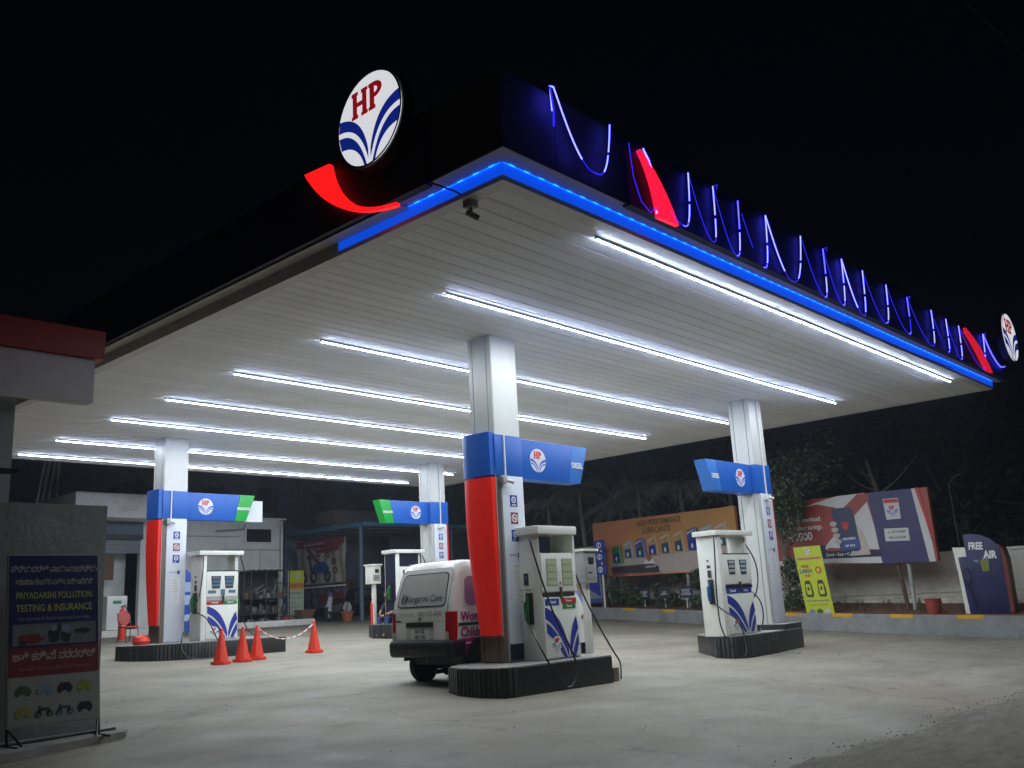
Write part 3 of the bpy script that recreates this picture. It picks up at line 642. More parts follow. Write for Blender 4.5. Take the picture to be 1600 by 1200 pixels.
def portal(label, loc, rz, W_, D_=.50, Hh=2.06, grade=0, noz=None):
    t = thing('fuel_dispenser', label, 'fuel dispenser', loc, rz, 'fuel dispensers')
    tw = .13
    box('left_tower', (0, .0, 0), (tw, D_, Hh-.11), PUMPW, t, .006); box('right_tower', (W_-.09, .1, 0), (W_, D_, Hh-.11), PUMPW, t, .006)
    box('top_beam', (-.09, -.05, Hh-.10), (W_+.06, D_+.03, Hh), PUMPW, t, .01)
    box('cabinet', (tw+.004, .03, 0), (W_-.05, D_-.02, 1.58), PUMPW, t, .006); box('cabinet_cap', (tw, .01, 1.58), (W_-.04, D_, 1.60), DKMETAL, t)
    box('display_door', (tw+.01, .006, .99), (W_-.055, .029, 1.575), PUMPW, t, .004); box('lower_door', (tw+.01, .004, .03), (W_-.055, .029, .80), PUMPW, t, .004)
    wc = W_-.055-tw; F = front(0, .006, 0)
    for k in (.30, .72):
        mb = MB(); mb.M = F; x = tw+wc*k; mb.prism([(x-.13, 1.47), (x+.13, 1.47), (x+.10, 1.18), (x-.10, 1.18)][::-1], 0, .006); d_ = mb.build('display', DKMETAL, t)
        for q in range(3): mb = MB(); mb.M = F; yy = 1.43-.085*q; mb.box((x-.095, yy-.03, .006), (x+.095, yy+.022, .009)); mb.build('digit_window', LCDB if grade else mat('pale display', (.35, .45, .5), .2), t)
    box('handle_bar', (tw+.02, .0, .91), (W_-.07, .006, .965), NAVY if not grade else GREY, t); box('lever', (tw+wc*.5, -.035, .84), (tw+wc*.5+.035, .006, 1.03), DKMETAL, t)
    if grade == 0:
        labelplate(t, front(0, .004, 0), tw+wc*.25, .86, wc*.42, .10, PBLUE, 'Diesel', .085); labelplate(t, front(0, .004, 0), tw+wc*.72, .86, wc*.42, .095, PBLUE, 'Diesel', .06)
    else:
        labelplate(t, front(0, .004, 0), tw+wc*.27, .85, wc*.50, .07, mat('plate red'), 'POWER', .05); labelplate(t, front(0, .004, 0), tw+wc*.76, .85, wc*.42, .07, mat('plate green'), 'PETROL', .05)
        mb = MB(); mb.M = F; mb.box((tw+wc*.45, 1.03, 0), (tw+wc*.58, 1.16, .01)); mb.box((tw+wc*.06, 1.07, 0), (tw+wc*.3, 1.14, .004)); mb.box((tw+wc*.7, 1.07, 0), (tw+wc*.92, 1.14, .004)); mb.build('keypad', [LCDB], t)
    motif(t, front(tw+.03, .003, .04), wc-.03, .74)
    emblem(t, front(0, .003, 0), tw+wc*.27, .20, .11, [PUMPW, mat('teal print'), TXTR])
    nz = noz or mat('blue nozzle', (.01, .08, .22), .45)
    nozzle(t, leftf(0, D_*.45, .86), nz); nozzle(t, Matrix(((0, 0, 1, W_), (1, 0, 0, D_*.6), (0, 1, 0, .86), (0, 0, 0, 1))), nz)
    S = leftf(0, 0, 0); mb = MB(); mb.M = S; mb.box((-.30, 1.32, 0), (-.22, 1.38, .004)); mb.box((-.29, 1.14, 0), (-.21, 1.28, .02)); mb.build('switch_box', DKMETAL if not grade else BLACK, t)
    mb = MB(); mb.M = S; mb.disc((-.27, 1.47), .02, 0, .015, 12); mb.build('button', RUST, t)
    return t
tC = portal('white diesel dispenser with blue nozzle on the right front island', (9.95, 3.72, .33), -4, 1.17, grade=0)
hose(tC, [(-.07, .02, 1.95), (-.16, -.02, 1.5), (-.22, -.02, .8), (-.30, -.1, .2), (-.28, -.3, -.18), (-.14, -.42, -.35), (.0, -.42, -.26), (.06, -.36, .02), (.03, -.25, .32), (-.06, -.08, .46), (-.07, .14, .62)])
hose(tC, [(1.17, .2, 1.94), (1.45, .12, 1.5), (1.50, .1, 1.1), (1.34, .1, .76), (1.24, .2, .62)]); hose(tC, [(1.22, .2, .9), (1.45, .1, .66), (1.52, .08, .36), (1.38, .08, .06), (1.2, .1, .03)])
GN = mat('green nozzle')
tB = portal('white petrol dispenser with green nozzles behind the traffic cones', (4.72, 14.4, .70), 0, 1.02, grade=1, noz=GN)
hose(tB, [(.02, -.03, 1.95), (-.02, -.08, 1.5), (-.14, -.15, 1.0), (-.42, -.25, .5), (-.66, -.4, .12), (-.74, -.58, -.16), (-.6, -.72, -.33), (-.06, -.74, -.35), (.12, -.68, -.2), (.14, -.45, .1), (.08, -.12, .5), (-.06, .12, .66)])
hose(tB, [(1.0, -.03, 1.94), (1.1, -.05, 1.5), (1.07, -.05, .95), (1.06, -.02, .6), (1.2, -.05, .2), (1.42, -.1, .02)])
tD = portal('dispenser with a black side panel behind the van', (10.95, 14.75, .78), 0, 1.02, grade=1, noz=GN)
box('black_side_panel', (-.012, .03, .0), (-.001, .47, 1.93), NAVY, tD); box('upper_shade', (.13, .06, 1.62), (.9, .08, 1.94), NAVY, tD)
hose(tD, [(1.0, 0, 1.9), (1.15, -.02, 1.6), (1.3, 0, 1.1), (1.2, 0, .6)])
# pedestal terminals
def terminal(label, loc, s=1.):
    t = thing('card_terminal', label, 'terminal', loc, 0, 'pedestal terminals by the dispensers')
    box('post', (.14, .10, 0), (.24, .20, 1.16), PUMPW, t, .01); box('box_body', (0, 0, 1.14), (.34, .30, 1.66), GREY if s == 1 else PUMPW, t, .01); box('lid', (-.03, -.04, 1.66), (.37, .34, 1.70), PUMPW, t, .006)
    box('keypad', (.06, -.008, 1.22), (.29, 0, 1.40), mat('grey keypad', (.3, .3, .28), .5), t); box('screen', (.12, -.010, 1.45), (.26, 0, 1.56), BLACK, t, .004); box('slot', (.1, -.012, 1.30), (.2, -.008, 1.32), BLACK, t)
    return t
terminal('grey pedestal terminal on the right end of the nearest island', (5.75, 3.82, .31))
terminal('white pedestal terminal left of the van on the rear island', (10.75, 15.6, .78), 0)

# ------------------------------------------------------------------ the van, seen from behind (front points to +x)
def van():
    t = thing('parked_van', 'white and magenta microvan parked behind the nearest column, seen from its rear', 'van', (3.60, 5.56, gz(5.5)), 0)
    hw = .735
    # body coordinates start .15 above the wheels' datum
    UP = .15
    def rear(z): return .02+.05*max(0, (z-.55))+.42*max(0, z-1.05)**1.25*.75+.25*max(0, (z-1.66))*1.4
    def half(z): return hw-.015*max(0, .6-z)*4-.13*max(0, z-1.0)**1.5-.9*max(0, z-1.68)
    def frontx(z): return 3.50-.12*max(0, z-.5)-.75*max(0, z-.95)**1.1
    zs = [.30, .42, .60, .85, 1.0, 1.15, 1.3, 1.45, 1.58, 1.68, 1.74, 1.775, 1.79]
    ins = [0]*9+[0.0, .03, .09, .22]
    vs = []; n = 0; rc = .10
    for z, i_ in zip(zs, ins):
        xr, xf, h_ = rear(min(z, 1.72))+i_, frontx(min(z, 1.7))-i_, half(min(z, 1.7))-i_*.7
        ring = []
        for cx_, cy_, a0 in ((xf-rc*2, h_-rc*2, 0), (xr+rc, h_-rc, 90), (xr+rc, -h_+rc, 180), (xf-rc*2, -h_+rc*2, 270)):
            q = rc*2 if cx_ > 1.5 else rc
            for k in range(6): a = R(a0+18*k); ring.append((cx_+q*math.cos(a), cy_+q*math.sin(a), z))
        vs += ring; n = len(ring)
    fs = [(k*n+j, k*n+(j+1) % n, (k+1)*n+(j+1) % n, (k+1)*n+j) for k in range(len(zs)-1) for j in range(n)]+[tuple(range(n-1, -1, -1)), tuple(range((len(zs)-1)*n, len(zs)*n))]
    mb = MB(); mb.add(vs, fs); mb.build('body', VANP, t, smooth=True)
    # patches that follow the rear and the right side (y = -half)
    def rp(y, z, o=.004): return (rear(z)-o, y, z)
    def patch_r(name, m, y0, y1, z0, z1, o, rcn=.05, nz=8, taper=0.):
        q = MB(); vs = []; 
        for k in range(nz+1):
            z = z0+(z1-z0)*k/nz; c = 0
            for zz in (z0, z1):
                d = abs(z-zz)
                if d < rcn: c = max(c, rcn-math.sqrt(max(0, rcn**2-(rcn-d)**2)))
            tt = taper*(k/nz)
            for j in range(5): y = (y0+c+tt)+(y1-y0-2*c-2*tt)*j/4; vs.append(rp(y, z, o))
        q.add(vs, [(k*5+j, k*5+j+1, (k+1)*5+j+1, (k+1)*5+j) for k in range(nz) for j in range(4)][::1]); return q.build(name, m, t, smooth=True)
    # viewed from behind: left of picture = +y
    patch_r('rear_door', mat('door gap', (.25, .25, .23), .5), -.655, .655, .50, 1.665, .003, .06, 14, .03)
    patch_r('rear_door_skin', VANP, -.648, .648, .507, 1.658, .007, .06, 14, .03)
    patch_r('window_seal', BLACK, -.60, .58, 1.065, 1.60, .011, .08, 16, .045); patch_r('rear_window', GLASSG, -.58, .56, 1.082, 1.583, .014, .07, 16, .045)
    patch_r('plate_recess', mat('plate recess', (.5, .5, .46), .35), -.33, .33, .53, .80, .010, .03, 6)
    patch_r('door_crease', mat('door gap'), -.63, .63, .838, .843, .010, 0, 1)
    patch_r('plate_garnish', BLACK, -.33, .33, .755, .83, .024, .01, 4)
    patch_r('number_plate', mat('plate white', (.62, .62, .60), .4), -.24, .22, .56, .73, .016, .015, 6)
    Rv = leftf(0, 0, 0)
    def rt(s, size, m, y, z, al='CENTER', bold=0., sx=1., off=.022, sh=0.):
        q = math.degrees(math.atan2(rear(z+.05)-rear(z-.05), .1)); M_ = Matrix.Translation((rear(z)-off, y, z)) @ leftf(0, 0, 0) @ Matrix.Rotation(R(-q), 4, 'X')
        text(s, size, m, t, M_, 0, 0, 0, al, bold, sx=sx, shear=sh)
    rt('KA 02', .085, TXTK, -.01, .69, bold=.025); rt('HF 170', .085, TXTK, -.01, .60, bold=.025)
    rt('Kangaroo Care', .150, TXTK, .36, 1.20, 'LEFT', .008, .92); rt('Toll Free No.', .085, mat('pink grey lettering', (.42, .33, .36), .5), .55, .95, 'LEFT', .008, .92); rt('1800-425-4500', .105, TXTG, .06, .955, 'LEFT', .015, .90)
    mb = MB(); M_ = Matrix.Translation((rear(1.2)-.02, .41, 1.2)) @ leftf(0, 0, 0) @ Matrix.Rotation(R(-14), 4, 'X'); mb.M = M_
    A = bez((.0, -.09), (-.12, -.02), (-.01, .085)); B = bez((.0, -.09), (-.03, 0), (.01, .085)); mb.strip(A, B, .001)
    A = bez((.01, -.09), (.03, 0), (.04, .08)); B = bez((.01, -.09), (.12, -.02), (.04, .08)); mb.strip(A, B, .001); mb.build('leaf_logo', TXTK, t)
    mb = MB(); mb.M = leftf(rear(.88)-.012, 0, .88); mb.disc((0, 0), .028, 0, .01, 16); mb.box((-.585, -.015, 0), (-.47, .01, .003)) if False else None; mb.build('maker_badge', CHROME, t)
    patch_r('model_badge', DKMETAL, .46, .58, .845, .868, .012, .005, 2)
    # tail lamps wrap the corners
    for sy in (1, -1):
        q = MB(); vs = []; st = []
        for k in range(7):
            a = R(-20+19*k); st.append((rc-(rc+.012)*math.cos(a) if a > 0 else -.012, (hw-rc)+(rc+.012)*math.sin(a) if a > 0 else hw-rc-.04))
        nz = 6
        for i in range(nz+1):
            z = .52+.46*i/nz
            for a, b in st: vs.append((rear(z)+a, sy*(b+half(z)-hw), z))
        q.add(vs, [(i*7+j, i*7+j+1, (i+1)*7+j+1, (i+1)*7+j) for i in range(nz) for j in range(6)]); lamp = q.build('tail_lamp', VANR, t, smooth=True)
        q = MB(); z = .60; q.box((rear(z)-.016, sy*(hw-.135), .56), (rear(z)-.008, sy*(hw-.07), .68)); q.build('reversing_lens', mat('lens', (.5, .42, .38), .2), lamp)
    # bumper
    mb = MB(); bz0, bz1 = .22, .52; vs = []; ring = []
    for cy_, a0, sg in ((hw-.10, 90, 1), (-(hw-.10), 180, 1)):
        for k in range(6): a = R(a0+18*k); ring.append((.045+.10*math.cos(a), cy_+.11*math.sin(a)))
    ring = [(.30, hw+.012)]+ring+[(.30, -hw-.012)]
    lev = [(.29, .05), (.32, .015), (.40, 0), (.50, 0), (.545, .03), (.56, .08)]
    for z, i_ in lev: vs += [(x+i_*(x < .3), y*(1-i_*.35), z) for x, y in ring]
    m_ = len(ring)
    mb.add(vs, [(k*m_+j, k*m_+j+1, (k+1)*m_+j+1, (k+1)*m_+j) for k in range(len(lev)-1) for j in range(m_-1)]+[tuple(range(m_))[::-1], tuple(range((len(lev)-1)*m_, len(lev)*m_))]); mb.build('rear_bumper', BUMP, t, smooth=True)
    # right side graphics (y = -half), x forward, seen from -y
    def sp(x, z, o): return (x, -half(z)-o, z)
    def patch_s(name, m, pts, o): q = MB(); q.add([sp(x, z, o) for x, z in pts], [tuple(range(len(pts)))]); return q.build(name, m, t)
    MAG = mat('magenta film', (.42, .01, .22), .3); PUR = mat('purple filmed window', (.34, .14, .30), .15)
    def rrect(x0, x1, z0, z1, r, n=5):
        o = []
        for cx_, cz_, a0 in ((x1-r, z0+r, 270), (x1-r, z1-r, 0), (x0+r, z1-r, 90), (x0+r, z0+r, 180)):
            for k in range(n): a = R(a0+90*k/(n-1)); o.append((cx_+r*math.cos(a), cz_+r*math.sin(a)))
        return o
    def patch_g(name, m, x0, x1, z0, z1, r, o):
        q = MB(); nz = 10; vs = []
        for k in range(nz+1):
            z = z0+(z1-z0)*k/nz; c = 0
            for zz in (z0, z1):
                d = abs(z-zz)
                if d < r: c = max(c, r-math.sqrt(max(0, r*r-(r-d)**2)))
            lean_ = .12*max(0, z-1.05)
            vs += [sp(x0+c+lean_, z, o), sp(x1-c+lean_*.3, z, o)]
        q.add(vs, [(2*k, 2*k+1, 2*k+3, 2*k+2) for k in range(nz)]); return q.build(name, m, t, smooth=True)
    patch_g('window_trim', VANP, .27, 1.22, 1.02, 1.56, .1, .006); patch_g('side_window', PUR, .31, 1.18, 1.06, 1.52, .09, .012)
    patch_g('side_window', PUR, 1.32, 2.1, 1.06, 1.52, .09, .012); patch_g('side_window', BLACK, 2.2, 2.75, 1.06, 1.48, .09, .012)
    patch_s('magenta_panel', MAG, [(.18, .56), (.18, .31), (3.0, .31), (3.0, .56)][::1], .004); patch_s('white_stripe', VANP, [(.18, .50), (.18, .475), (3.0, .475), (3.0, .50)], .007)
    patch_s('slide_rail', BLACK, [(.16, .80), (.16, .755), (1.6, .755), (1.6, .80)], .012)
    F = front(0, -hw-.012, 0); text('Women &', .20, mat('magenta lettering'), t, F, .22, .89, .004, 'LEFT', .03, sx=.9); text('Children', .20, TXTM, t, F, .20, .65, .004, 'LEFT', .03, sx=.9)
    for ch in t.children: ch.location.z = UP
    # wheels
    for x in (.66, 2.75):
        for sy in (1, -1):
            w = MB(); prof = []
            M_ = Matrix.Translation((x, sy*(hw-.10), .285)) @ Matrix.Rotation(R(90), 4, 'X'); w.M = M_
            w.lathe([(.17, -.075), (.25, -.08), (.283, -.055), (.288, 0), (.283, .055), (.25, .08), (.17, .075)], 28); wh = w.build('wheel', TYRE, t, smooth=True)
            w = MB(); w.M = M_; w.lathe([(.02, .062*sy), (.05, .07*sy), (.10, .05*sy), (.165, .068*sy), (.175, .06*sy)], 24) ; w.build('rim', CHROME, wh, smooth=True)
            w = MB(); w.M = M_
            for k in range(8): a = k*math.pi/4; w.disc((.12*math.cos(a), .12*math.sin(a)), .018, min(.066*sy, .068*sy), max(.066*sy, .072*sy), 8)
            w.build('rim_hole', BLACK, wh)
            q = MB(); q.M = front(x, sy*(hw+.002) if sy < 0 else hw-.002, 0); pts = [(.36*math.cos(R(a)), .36+.36*math.sin(R(a))) for a in range(0, 181, 15)]+[(-.36, .37), (.36, .37)]
            q.prism(pts, -.004, .004); q.build('wheel_arch', BLACK, t)
    box('underbody', (.40, -.60, .30), (3.2, .60, .46), BLACK, t); mb = MB(); mb.cyl((.10, -.25, .22), (.7, -.25, .22), .035); mb.cyl((.9, -.6, .24), (.9, .6, .24), .05); mb.lathe([(.0, .12), (.10, .13), (.12, .18), (.10, .26), (.0, .27)], 16, (.66, 0, .0)); mb.build('axle', BLACK, t, smooth=True)
    mb = MB(); mb.cyl((.03, -.18, .40), (-.01, -.18, .40), .018); mb.build('tow_hook', GREY, t)
    return t
van()

# ------------------------------------------------------------------ cones and tape
def cone():
    t = thing('traffic_cone', 'x', 'traffic cone', (0, 0, 0), 0, 'red traffic cones')
    mb = MB(); mb.prism([(.21*math.cos(R(22.5+45*k)), .21*math.sin(R(22.5+45*k))) for k in range(8)], 0, .07); mb.build('base', CONE, t, .008)
    mb = MB(); mb.lathe([(.155, .07), (.15, .10), (.045, .62), (.04, .66), (.03, .68)], 8); mb.build('body', CONE, t, .01)
    mb = MB(); mb.lathe([(.03, .68), (.034, .69), (.03, .72), (.012, .735)], 12); mb.build('tip', CONE, t, smooth=True)
    return t
spots = [((3.95, 12.15), 'left cone of the group of three, nearest the camera'), ((4.52, 12.26), 'middle cone of the group of three'), ((4.97, 12.42), 'right cone of the group of three, tied to the tape'), ((6.74, 12.80), 'traffic cone standing alone left of the van, holding the end of the tape')]
c0 = cone()
for k, ((x, y), lb) in enumerate(spots):
    o = c0 if k == 0 else copy_tree(c0)
    o.location = (x, y, gz(y)-.005); o.rotation_euler = (0, 0, R(20*k+8)); o['label'] = 'red plastic '+lb
t = thing('barrier_chain', 'sagging red and white chain between the right cone and the lone cone', 'chain')
a = Vector((4.97, 12.42, gz(12.4)+.68)); b = Vector((6.74, 12.8, gz(12.8)+.68)); nn = 30; prev = None
for k in range(nn+1):
    u = k/nn; p = a.lerp(b, u)-Vector((0, 0, .30*4*u*(1-u)*1.0))
    if prev is not None: mb = MB(); mb.cyl(prev, p, .013, n=6); mb.build('link', TXTW if k % 3 else CONE, t)
    prev = p

# ------------------------------------------------------------------ people
def skin_mesh(name, pts, edges, rad, m, parent, root=0, sub=2):
    me = bpy.data.meshes.new(name); me.from_pydata(pts, edges, []); me.materials.append(m); o = bpy.data.objects.new(name, me); col.objects.link(o); o.parent = parent
    md = o.modifiers.new('s', 'SKIN'); sv = me.skin_vertices[0].data
    for i, r in enumerate(rad): sv[i].radius = (r, r) if not isinstance(r, tuple) else r
    sv[root].use_root = True; s2 = o.modifiers.new('u', 'SUBSURF'); s2.levels = sub; s2.render_levels = sub
    md.use_smooth_shade = True; return o
def hand(parent, p, d, side, m):
    d = Vector(d).normalized(); n = Vector(side).normalized(); up = d.cross(n)
    for k in range(4):
        o_ = n*(.028-.018*k); L_ = (.07, .078, .072, .058)[k]
        q = [Vector(p)+o_*.6, Vector(p)+o_+d*.05, Vector(p)+o_+d*(.05+L_*.55)+up*.012, Vector(p)+o_+d*(.05+L_)+up*.03]
        skin_mesh('finger', [tuple(v) for v in q], [(0, 1), (1, 2), (2, 3)], (.012, .010, .009, .007), m, parent, 0, 1)
    q = [Vector(p), Vector(p)+n*.035+d*.02, Vector(p)+n*.05+d*.05+up*.02]; skin_mesh('thumb', [tuple(v) for v in q], [(0, 1), (1, 2)], (.014, .011, .009), m, parent, 0, 1)
def head_parts(t, c, face, hair):
    f = Vector(face).normalized(); r = f.cross(Vector((0, 0, 1))).normalized(); c = Vector(c)
    hd = MB()
    vs = []; fs = []; n = 16; L_ = 12
    for i in range(L_+1):
        th = math.pi*i/L_
        for k in range(n):
            ph = 2*math.pi*k/n; x = math.cos(ph)*math.sin(th); y = math.sin(ph)*math.sin(th); z = math.cos(th)
            jaw = 1-.22*max(0, -z); p = c+f*(x*.095*jaw+.012*(z < -.2)*x)+r*(y*.074*jaw)+Vector((0, 0, z*.115))
            vs.append(p)
    fs = [(i*n+k, (i+1)*n+k, (i+1)*n+(k+1) % n, i*n+(k+1) % n) for i in range(L_) for k in range(n)]
    hd.add(vs, fs); h = hd.build('head', SKIN, t, smooth=True)
    q = MB(); q.cyl(c+f*.085+Vector((0, 0, .01)), c+f*.115-Vector((0, 0, .03)), .010, .017, 8); q.build('nose', SKIN, h, smooth=True)
    for s in (1, -1):
        q = MB(); q.M = Matrix.Translation(c+f*.084+r*.03*s+Vector((0, 0, .012))); q.lathe([(.0, -.008), (.011, -.003), (.011, .004), (0, .009)], 8); q.build('eye', TXTK, h)
        q = MB(); q.M = Matrix.Translation(c+r*.076*s); q.lathe([(.004, -.03), (.014, -.01), (.016, .015), (.004, .03)], 8); q.build('ear', SKIN, h, smooth=True)
    q = MB(); q.cyl(c+f*.088-r*.022-Vector((0, 0, .055)), c+f*.088+r*.022-Vector((0, 0, .055)), .005, n=6); q.build('mouth', mat('lips', (.2, .07, .05), .5), h)
    hb = MB(); vs = []
    for i in range(8):
        th = math.pi*.58*i/7
        for k in range(n):
            ph = 2*math.pi*k/n; x = math.cos(ph)*math.sin(th); y = math.sin(ph)*math.sin(th); z = math.cos(th)
            zz = z if x < .25 else max(z, .42)
            vs.append(c-f*.008+f*(x*.102)+r*(y*.083)+Vector((0, 0, zz*.122+.006)))
    hb.add(vs, [(i*n+k, (i+1)*n+k, (i+1)*n+(k+1) % n, i*n+(k+1) % n) for i in range(7) for k in range(n)]); hb.build('hair', hair, t, smooth=True)
HAIR = mat('black hair', (.01, .009, .008), .5)
def person(label, loc, pose, top, bottom, m_top, m_bot, foot):
    t = thing('person', label, 'person', loc)
    P = pose
    # one continuous body
    names = ['pelvis', 'belly', 'chest', 'neck', 'headb', 'lsh', 'lel', 'lwr', 'rsh', 'rel', 'rwr', 'lhip', 'lkn', 'lan', 'lto', 'rhip', 'rkn', 'ran', 'rto']
    E_ = [(0, 1), (1, 2), (2, 3), (3, 4), (2, 5), (5, 6), (6, 7), (2, 8), (8, 9), (9, 10), (0, 11), (11, 12), (12, 13), (13, 14), (0, 15), (15, 16), (16, 17), (17, 18)]
    rad = [.12, .115, .125, .055, .055, .06, .045, .032, .06, .045, .032, .095, .062, .042, .035, .095, .062, .042, .035]
    skin_mesh('body', [P[n] for n in names], E_, rad, SKIN, t)
    g = 1.13
    cn = ['pelvis', 'belly', 'chest', 'lsh', 'lel', 'rsh', 'rel']; ce = [(0, 1), (1, 2), (2, 3), (3, 4), (2, 5), (5, 6)]
    skin_mesh('shirt', [P[n] for n in cn], ce, [.138, .132, .142, .078, .058, .078, .058], m_top, t)
    tn = ['pelvis', 'lhip', 'lkn', 'lan', 'rhip', 'rkn', 'ran']; te = [(0, 1), (1, 2), (2, 3), (0, 4), (4, 5), (5, 6)]
    skin_mesh('trousers', [P[n] for n in tn], te, [.132, .108, .076, .060, .108, .076, .060], m_bot, t)
    hd = Vector(P['headb'])+Vector(P['face'])*.03+Vector((0, 0, .09)); head_parts(t, hd, P['face'], HAIR)
    for a, b in (('lel', 'lwr'), ('rel', 'rwr')):
        d = Vector(P[b])-Vector(P[a]); hand(t, Vector(P[b])+d.normalized()*.03, d, d.orthogonal(), SKIN)
        q = Vector(P[b])
    if foot:
        for a, b in (('lan', 'lto'), ('ran', 'rto')):
            q = MB(); A = Vector(P[a])-Vector((0, 0, .03)); Bv = Vector(P[b])-Vector((0, 0, .015)); q.path([A-(Bv-A)*.25, A, Bv], .05, radii=(.05, .038)); q.build('shoe', foot, t, smooth=True)
    return t
sit = dict(pelvis=(0, 0, .08), belly=(-.05, -.02, .25), chest=(-.16, -.06, .45), neck=(-.24, -.09, .62), headb=(-.28, -.10, .70), lsh=(-.17, .12, .52), lel=(-.34, .12, .33), lwr=(-.50, -.02, .26), rsh=(-.13, -.25, .50), rel=(-.30, -.36, .30), rwr=(-.50, -.26, .24),
           lhip=(-.08, .10, .08), lkn=(-.46, .06, .16), lan=(-.50, .02, -.28), lto=(-.64, -.02, -.34), rhip=(-.06, -.12, .08), rkn=(-.42, -.24, .18), ran=(-.50, -.26, -.28), rto=(-.64, -.30, -.34), face=(-.9, -.4, -.1))
person('barefoot person in dark shirt and navy trousers sitting on the rear island beside the van', (11.25, 15.30, .80), sit, 0, 0, mat('dark shirt', (.02, .02, .035), .8), mat('navy trousers', (.03, .035, .11), .8), None)
st = dict(pelvis=(0, 0, .95), belly=(0, 0, 1.10), chest=(0, -.01, 1.30), neck=(0, -.02, 1.48), headb=(0, -.03, 1.54), lsh=(.18, 0, 1.40), lel=(.24, .02, 1.14), lwr=(.22, -.06, .90), rsh=(-.18, 0, 1.40), rel=(-.23, -.02, 1.14), rwr=(-.16, -.18, .98),
          lhip=(.09, 0, .93), lkn=(.10, -.02, .50), lan=(.10, .02, .09), lto=(.12, -.13, .05), rhip=(-.09, 0, .93), rkn=(-.10, -.03, .50), ran=(-.11, .01, .09), rto=(-.13, -.14, .05), face=(-.3, -.95, -.1))
person('person in light blue shirt and jeans standing almost hidden behind the nearest dispenser', (7.02, 5.02, gz(4.9)), st, 0, 0, mat('light blue shirt', (.12, .22, .42), .8), mat('jeans', (.04, .06, .12), .8), mat('shoe brown', (.05, .03, .02), .5))
# ------------------------------------------------------------------ left foreground: kiosk, wall, platform, board
REDB = mat('red kiosk band', (.32, .03, .02), .5, var=.15, dirt_shade=.2, scale=1.5)
t = thing('kiosk_building', 'grey kiosk with red roof band at the left edge, behind the pollution testing board', 'building')
box('roof_beam', (-9, 5.2, 3.84), (-1.89, 5.40, 4.38), GREY if 0 else mat('grey beam paint', (.62, .60, .61), .7, var=.12, scale=1.2, dirt_shade=.25), t, .006)
box('red_band', (-9, 5.14, 4.383), (-1.80, 5.46, 4.74), REDB, t, .006)
box('return_beam', (-3.6, 5.40, 3.93), (-3.45, 8.6, 4.36), GREY, t); box('roof_slab', (-9, 5.41, 4.40), (-3.3, 9, 4.46), GREY, t)
box('drip_bracket', (-2.72, 5.42, 3.86), (-1.92, 5.50, 3.90), GREY, t)
box('pillar', (-4.2, 5.62, .0), (-2.62, 5.95, 3.90), mat('pillar render', (.26, .27, .26), .8, var=.2, scale=1.5, dirt_shade=.35), t, .01)
mb = MB(); mb.cyl((-3.3, 5.45, 2.98), (-2.60, 5.45, 2.98), .035); mb.build('pipe_stub', BLACK, t)
t = thing('boundary_wall', 'dark grey rendered wall behind the pollution testing board', 'wall')
box('wall', (-9, 5.40, -.3), (-1.56, 5.60, 2.62), WALLD, t, .01); box('coping', (-9, 5.39, 2.622), (-2.9, 5.61, 2.66), DARKW, t)
PLAT = mat('platform concrete', (.21, .20, .18), .9, var=.2, bump=.4, dirt_shade=.5, scale=2.5)
struct(MB().prism([(-9, 3.2), (-4.6, 3.7), (-2.9, 4.35), (-1.50, 4.80), (-1.36, 5.05), (-1.5, 5.39), (-9, 5.39)], -.5, .03).build('platform', PLAT, None, .01))
# board with printed flex
t = thing('advertising_board', 'navy and white PRIYADARSHI POLLUTION TESTING & INSURANCE board on a metal stand at the left', 'sign board', (-2.74, 4.86, .21))
Fb = lean(front(0, 0, 0), -3) @ Matrix(((1, -.035, 0, 0), (0, 1, 0, 0), (0, 0, 1, 0), (0, 0, 0, 1)))
Wb, Hb = .95, 1.78
def fb(name, x0, y0, x1, y1, m, w0=0., w1=.003, par=None): q = MB(); q.M = Fb; q.box((x0, y0, w0), (x1, y1, w1)); return q.build(name, m, par or t)
fb('frame', -.015, -.01, Wb+.015, Hb+.015, mat('pale frame', (.35, .33, .27), .6), -.03, -.001)
BN = mat('navy flex', (.010, .014, .085), .45, var=.15); BR = mat('red flex', (.16, .018, .022), .5, var=.1); BWf = mat('pale flex', (.26, .28, .24), .55, var=.12, scale=2, dirt_shade=.2)
fb('flex_navy', 0, .80, Wb, Hb, BN, 0, .003); fb('flex_red', 0, .50, Wb, .798, BR, 0, .003); fb('flex_pale', 0, 0, Wb, .498, BWf, 0, .003)
TW2 = mat('flex pale letters', (.42, .40, .36), .5, var=.05); TY2 = mat('flex yellow letters', (.36, .38, .07), .5, var=.05); TL2 = mat('flex lilac letters', (.22, .22, .36), .5)
text('ಪ್ರಿಯದರ್ಶಿ ವಾಯುಮಾಲಿನ್ಯ', .095, TW2, t, Fb, Wb/2, 1.63, .005, 'CENTER', .016, sx=.68)
text('ತಪಾಸಣಾ ಕೇಂದ್ರ ಮತ್ತು ಇನ್ಶೂರೆನ್ಸ್', .085, TW2, t, Fb, Wb/2, 1.49, .005, 'CENTER', .014, sx=.58)
text('PRIYADARSHI POLLUTION', .098, TY2, t, Fb, Wb/2, 1.345, .005, 'CENTER', .018, sx=.70); text('TESTING & INSURANCE', .105, TY2, t, Fb, Wb/2, 1.21, .005, 'CENTER', .02, sx=.73)
text('Life Insurance & Health Insurance Done Here', .052, TL2, t, Fb, Wb/2, 1.10, .005, 'CENTER', .01, sx=.80)
